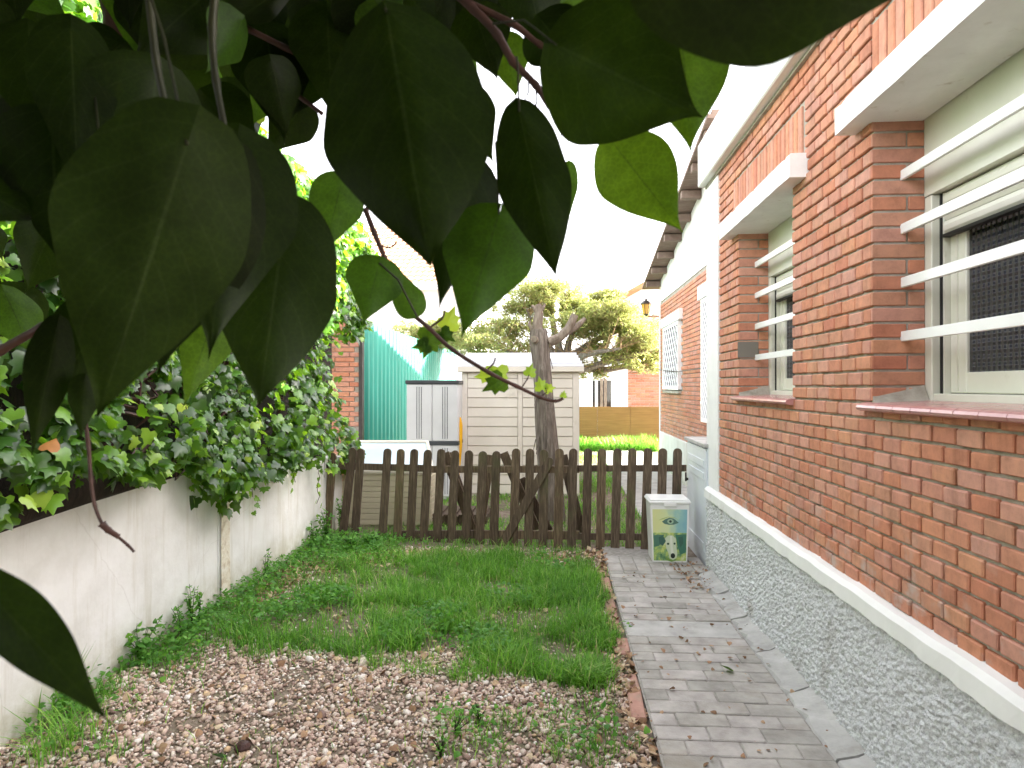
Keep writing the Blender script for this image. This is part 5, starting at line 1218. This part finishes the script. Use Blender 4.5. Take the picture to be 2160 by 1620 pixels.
fg_leaf(1390, -110, 2020, -70, 290, .30, .30, prof=OVATE, fold=.1, droop=.02)
fg_leaf(1062, 78, 1090, 208, 95, .7, .7, mat='ivybright', fold=.2, pet=(1040, 30))
fg_leaf(1220, 175, 1150, 212, 60, .75, .75, fold=.2)
fg_leaf(1280, 20, 1130, 60, 110, .62, .62, mat='ivybright', fold=.2)
fg_leaf(1200, 350, 1200, 470, 40, .8, .8, mat='ivybright')
fg_leaf(1140, 40, 1230, 160, 150, .6, .58, fold=.2); fg_leaf(1000, 20, 1050, 170, 130, .66, .66)
fg_leaf(-50, 1222, 236, 1530, 128, .30, .28, prof=OVATE, fold=.3, droop=.05, roll=.2)
fg_leaf(120, 690, 66, 965, 90, .5, .5, prof=OVATE, fold=.3)
fg_leaf(230, 640, 105, 850, 150, .56, .55, mat='ivybig', prof=OVATE)
fg_leaf(180, 800, 170, 930, 60, .5, .5)
fg_leaf(640, 220, 560, 330, 110, .75, .75); fg_leaf(690, 20, 700, 250, 170, .7, .65); fg_leaf(560, 60, 600, 300, 170, .75, .7)
# small lime lobed leaves at the shoot tips
def lobed(px_, py_, ang, spx, d, mat='lime', tilt=(0, 0)):
    A = PD(px_, py_, d); s_ = spx * d / F_PX
    ax = (cR * math.cos(ang) + cU * math.sin(ang)); nrm = (-cF + cR * tilt[0] + cU * tilt[1]).normalized(); ax = (ax - nrm * ax.dot(nrm)).normalized(); sd = ax.cross(nrm)
    build('leaf', [A + sd * v[0] * s_ + ax * v[1] * s_ + nrm * v[2] * s_ for v in IV], IF.tolist(), M[mat], vine)
lobed(1050, 775, -1.4, 45, .78); lobed(1060, 800, -2.6, 52, .76, 'ivybright'); lobed(1038, 790, -3.0, 40, .78); lobed(1116, 792, 1.3, 28, .8); lobed(1143, 822, 1.8, 30, .8); lobed(1150, 820, .1, 24, .8); lobed(1188, 838, 1.4, 16, .82)
lobed(912, 700, -1.9, 62, .72, 'ivybright'); lobed(905, 725, -2.9, 40, .72, 'ivybright'); lobed(930, 700, -.6, 38, .72, 'ivybright'); lobed(942, 690, 1.2, 50, .73); lobed(590, 235, .2, 50, .9); lobed(560, 245, 2.4, 44, .9)
def twig(pts, d, r, name='shoot', mat='stem', n=7):
    b = MB(); P_ = [PD(p[0], p[1], d[i] if hasattr(d, '__len__') else d) for i, p in enumerate(pts)]
    # smooth
    Q_ = []; 
    for i in range(len(P_) - 1):
        p0 = P_[max(i - 1, 0)]; p1 = P_[i]; p2 = P_[i + 1]; p3 = P_[min(i + 2, len(P_) - 1)]
        for k in range(5):
            t = k / 5; Q_.append(.5 * ((2 * p1) + (p2 - p0) * t + (2 * p0 - 5 * p1 + 4 * p2 - p3) * t * t + (3 * p1 - p0 - 3 * p2 + p3) * t ** 3))
    Q_.append(P_[-1]); m_ = len(Q_); b.tube(Q_, [(r[0] + (r[1] - r[0]) * i / (m_ - 1)) * (1.0 + (.22 if i % 5 == 0 else 0) + random.uniform(-.05, .05)) for i in range(m_)], n); return b.build(name, M[mat], vine, smooth=True)
twig([(770, 440), (790, 492), (812, 545), (830, 600), (855, 648), (905, 692), (955, 738), (1030, 785), (1090, 815), (1140, 838), (1172, 846), (1188, 840)], .70, (.0029, .0016))
twig([(905, 692), (932, 672), (938, 655)], .70, (.0013, .0009)); twig([(1025, 782), (1040, 768), (1045, 755)], .72, (.0010, .0008)); twig([(1100, 818), (1112, 800), (1116, 790)], .75, (.0008, .0007)); twig([(1140, 836), (1152, 828), (1150, 818)], .77, (.0008, .0006)); twig([(795, 515), (822, 522), (838, 510)], .70, (.0012, .0008))
twig([(930, -40), (1000, 20), (1050, 75), (1082, 130), (1130, 180), (1160, 225), (1195, 252), (1222, 268)], .60, (.0045, .002))
twig([(985, 5), (1080, 50), (1140, 95), (1215, 135), (1300, 205)], .6, (.0035, .0015)); twig([(520, 60), (600, 100), (680, 140)], .7, (.0035, .0025)); twig([(1310, -20), (1330, 20), (1350, 60)], .55, (.001, .0008), mat='petiole')
for a, e in (((1115, 170), (1105, 215)), ((1130, 182), (1125, 245)), ((1150, 215), (1170, 175)), ((1165, 228), (1225, 195)), ((1190, 250), (1180, 290)), ((1195, 252), (1290, 310)), ((1222, 268), (1240, 262))):
    twig([a, ((a[0] + e[0]) / 2 + 4, (a[1] + e[1]) / 2 + 4), e], .6, (.0009, .0007), mat='petiole', n=5)
twig([(-60, 770), (0, 740), (90, 690), (215, 630), (330, 540)], .8, (.006, .004)); twig([(100, 688), (140, 660), (150, 610)], .8, (.002, .0012))
twig([(310, -50), (330, 130), (352, 230), (372, 300)], .40, (.0022, .0018), mat='petiole'); twig([(460, -60), (448, 60), (456, 170), (480, 300)], .46, (.0030, .0022), mat='petiole')
twig([(225, -60), (255, 60), (280, 160), (330, 290), (345, 420)], 1.0, (.022, .014)); twig([(172, 830), (186, 930), (192, 1010), (200, 1065), (218, 1108), (246, 1130), (270, 1150), (283, 1164)], .6, (.0019, .0012), name='dead_twig')
twig([(215, 1105), (228, 1118), (250, 1132)], .598, (.0034, .0022), name='dead_twig'); twig([(570, 120), (580, 165), (640, 210), (680, 240)], .7, (.0028, .002))
# filler leaves: dense dark canopy at the top left
gaps = [[(100, 10), (150, 5), (190, 85), (150, 100), (125, 95)], [(190, 200), (255, 205), (262, 245), (225, 260)], [(222, 330), (262, 345), (295, 375), (240, 385)], [(612, 290), (700, 285), (722, 372), (700, 395), (640, 430), (612, 400)], [(1015, 145), (1060, 170), (1062, 300), (1030, 250)], [(662, 140), (684, 140), (684, 165), (664, 162)], [(1118, 90), (1250, 100), (1260, 330), (1100, 340), (1090, 190)]]
big_gap = [(560, 300), (700, 300), (760, 420), (1060, 480), (1060, 330), (1300, 60), (1140, 350), (1200, 700), (600, 700)]
fm = []
for k in range(6):
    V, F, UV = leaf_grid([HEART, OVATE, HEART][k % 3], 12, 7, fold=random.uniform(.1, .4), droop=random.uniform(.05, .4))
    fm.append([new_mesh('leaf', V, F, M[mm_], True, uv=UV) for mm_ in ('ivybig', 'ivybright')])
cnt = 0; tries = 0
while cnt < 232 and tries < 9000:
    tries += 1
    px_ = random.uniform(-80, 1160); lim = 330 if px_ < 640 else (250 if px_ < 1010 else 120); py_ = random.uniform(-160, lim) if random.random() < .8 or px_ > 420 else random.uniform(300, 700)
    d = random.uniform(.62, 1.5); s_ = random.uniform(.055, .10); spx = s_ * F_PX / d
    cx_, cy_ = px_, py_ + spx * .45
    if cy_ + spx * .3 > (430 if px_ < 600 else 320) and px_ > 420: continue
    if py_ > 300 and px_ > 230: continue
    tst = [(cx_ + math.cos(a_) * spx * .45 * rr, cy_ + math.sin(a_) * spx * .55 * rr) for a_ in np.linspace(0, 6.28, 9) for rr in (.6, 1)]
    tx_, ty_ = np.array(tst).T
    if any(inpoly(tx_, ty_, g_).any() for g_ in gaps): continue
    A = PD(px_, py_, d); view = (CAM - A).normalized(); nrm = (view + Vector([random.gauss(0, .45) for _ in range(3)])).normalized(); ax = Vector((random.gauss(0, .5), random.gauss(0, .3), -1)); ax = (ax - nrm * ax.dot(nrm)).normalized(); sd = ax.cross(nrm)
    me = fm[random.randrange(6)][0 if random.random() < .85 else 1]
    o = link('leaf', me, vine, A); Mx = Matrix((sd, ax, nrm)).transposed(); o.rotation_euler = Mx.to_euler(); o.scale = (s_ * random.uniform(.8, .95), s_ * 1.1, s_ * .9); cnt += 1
# unseen canopy over and behind the camera, added to block light from there
n = 30000; th = rng.uniform(0, 1, n); x = rng.uniform(-2.4, 1.15, n); y = rng.uniform(-1.6, .9, n); z = 2.15 + .35 * rng.uniform(0, 1, n) + .35 * (1 - (x / 2.2) ** 2) * 0
z2 = rng.uniform(.1, 2.4, n); back = rng.uniform(0, 1, n) < .5; y = np.where(back, -1.2 - .4 * rng.uniform(0, 1, n), y); z = np.where(back, z2, z)
x = np.where((~back) & (y > .3) & (x > .25), -x, x)
pts = np.stack([x, y, z], -1)
keep = []
for i in range(n):
    u, v, zc = proj(pts[i]); keep.append(not (zc > .05 and -80 < u < 2240 and -120 < v < 1740))
pts = pts[np.array(keep)]; n = len(pts)
V, F = scatter(HV, HF, pts, rot_mats(n, rng.uniform(0, 6.28, n), rng.normal(0, .6, n), rng.normal(0, .6, n)), rng.uniform(.07, .12, n)); build('shading_canopy_leaves', V, F, M['treeleaf'], vine, rnd=np.repeat(rng.uniform(0, .6, n), len(HV)), kind='stuff')
# group phrases for repeats
for o in bpy.data.objects:
    c_ = o.get('category')
    g_ = {'plank': 'loose dark planks leaning behind the fence', 'grass tuft': 'long grass tufts', 'leaf': 'fallen leaves', 'plant': 'weed plants along the wall and in the gravel', 'tree': None}.get(c_) if c_ else None
    if g_: o['group'] = g_
for o in bpy.data.objects:
    if o.get('category') == 'tree' and o.name.startswith('tree'): o['group'] = 'leafy trees behind the hedge'
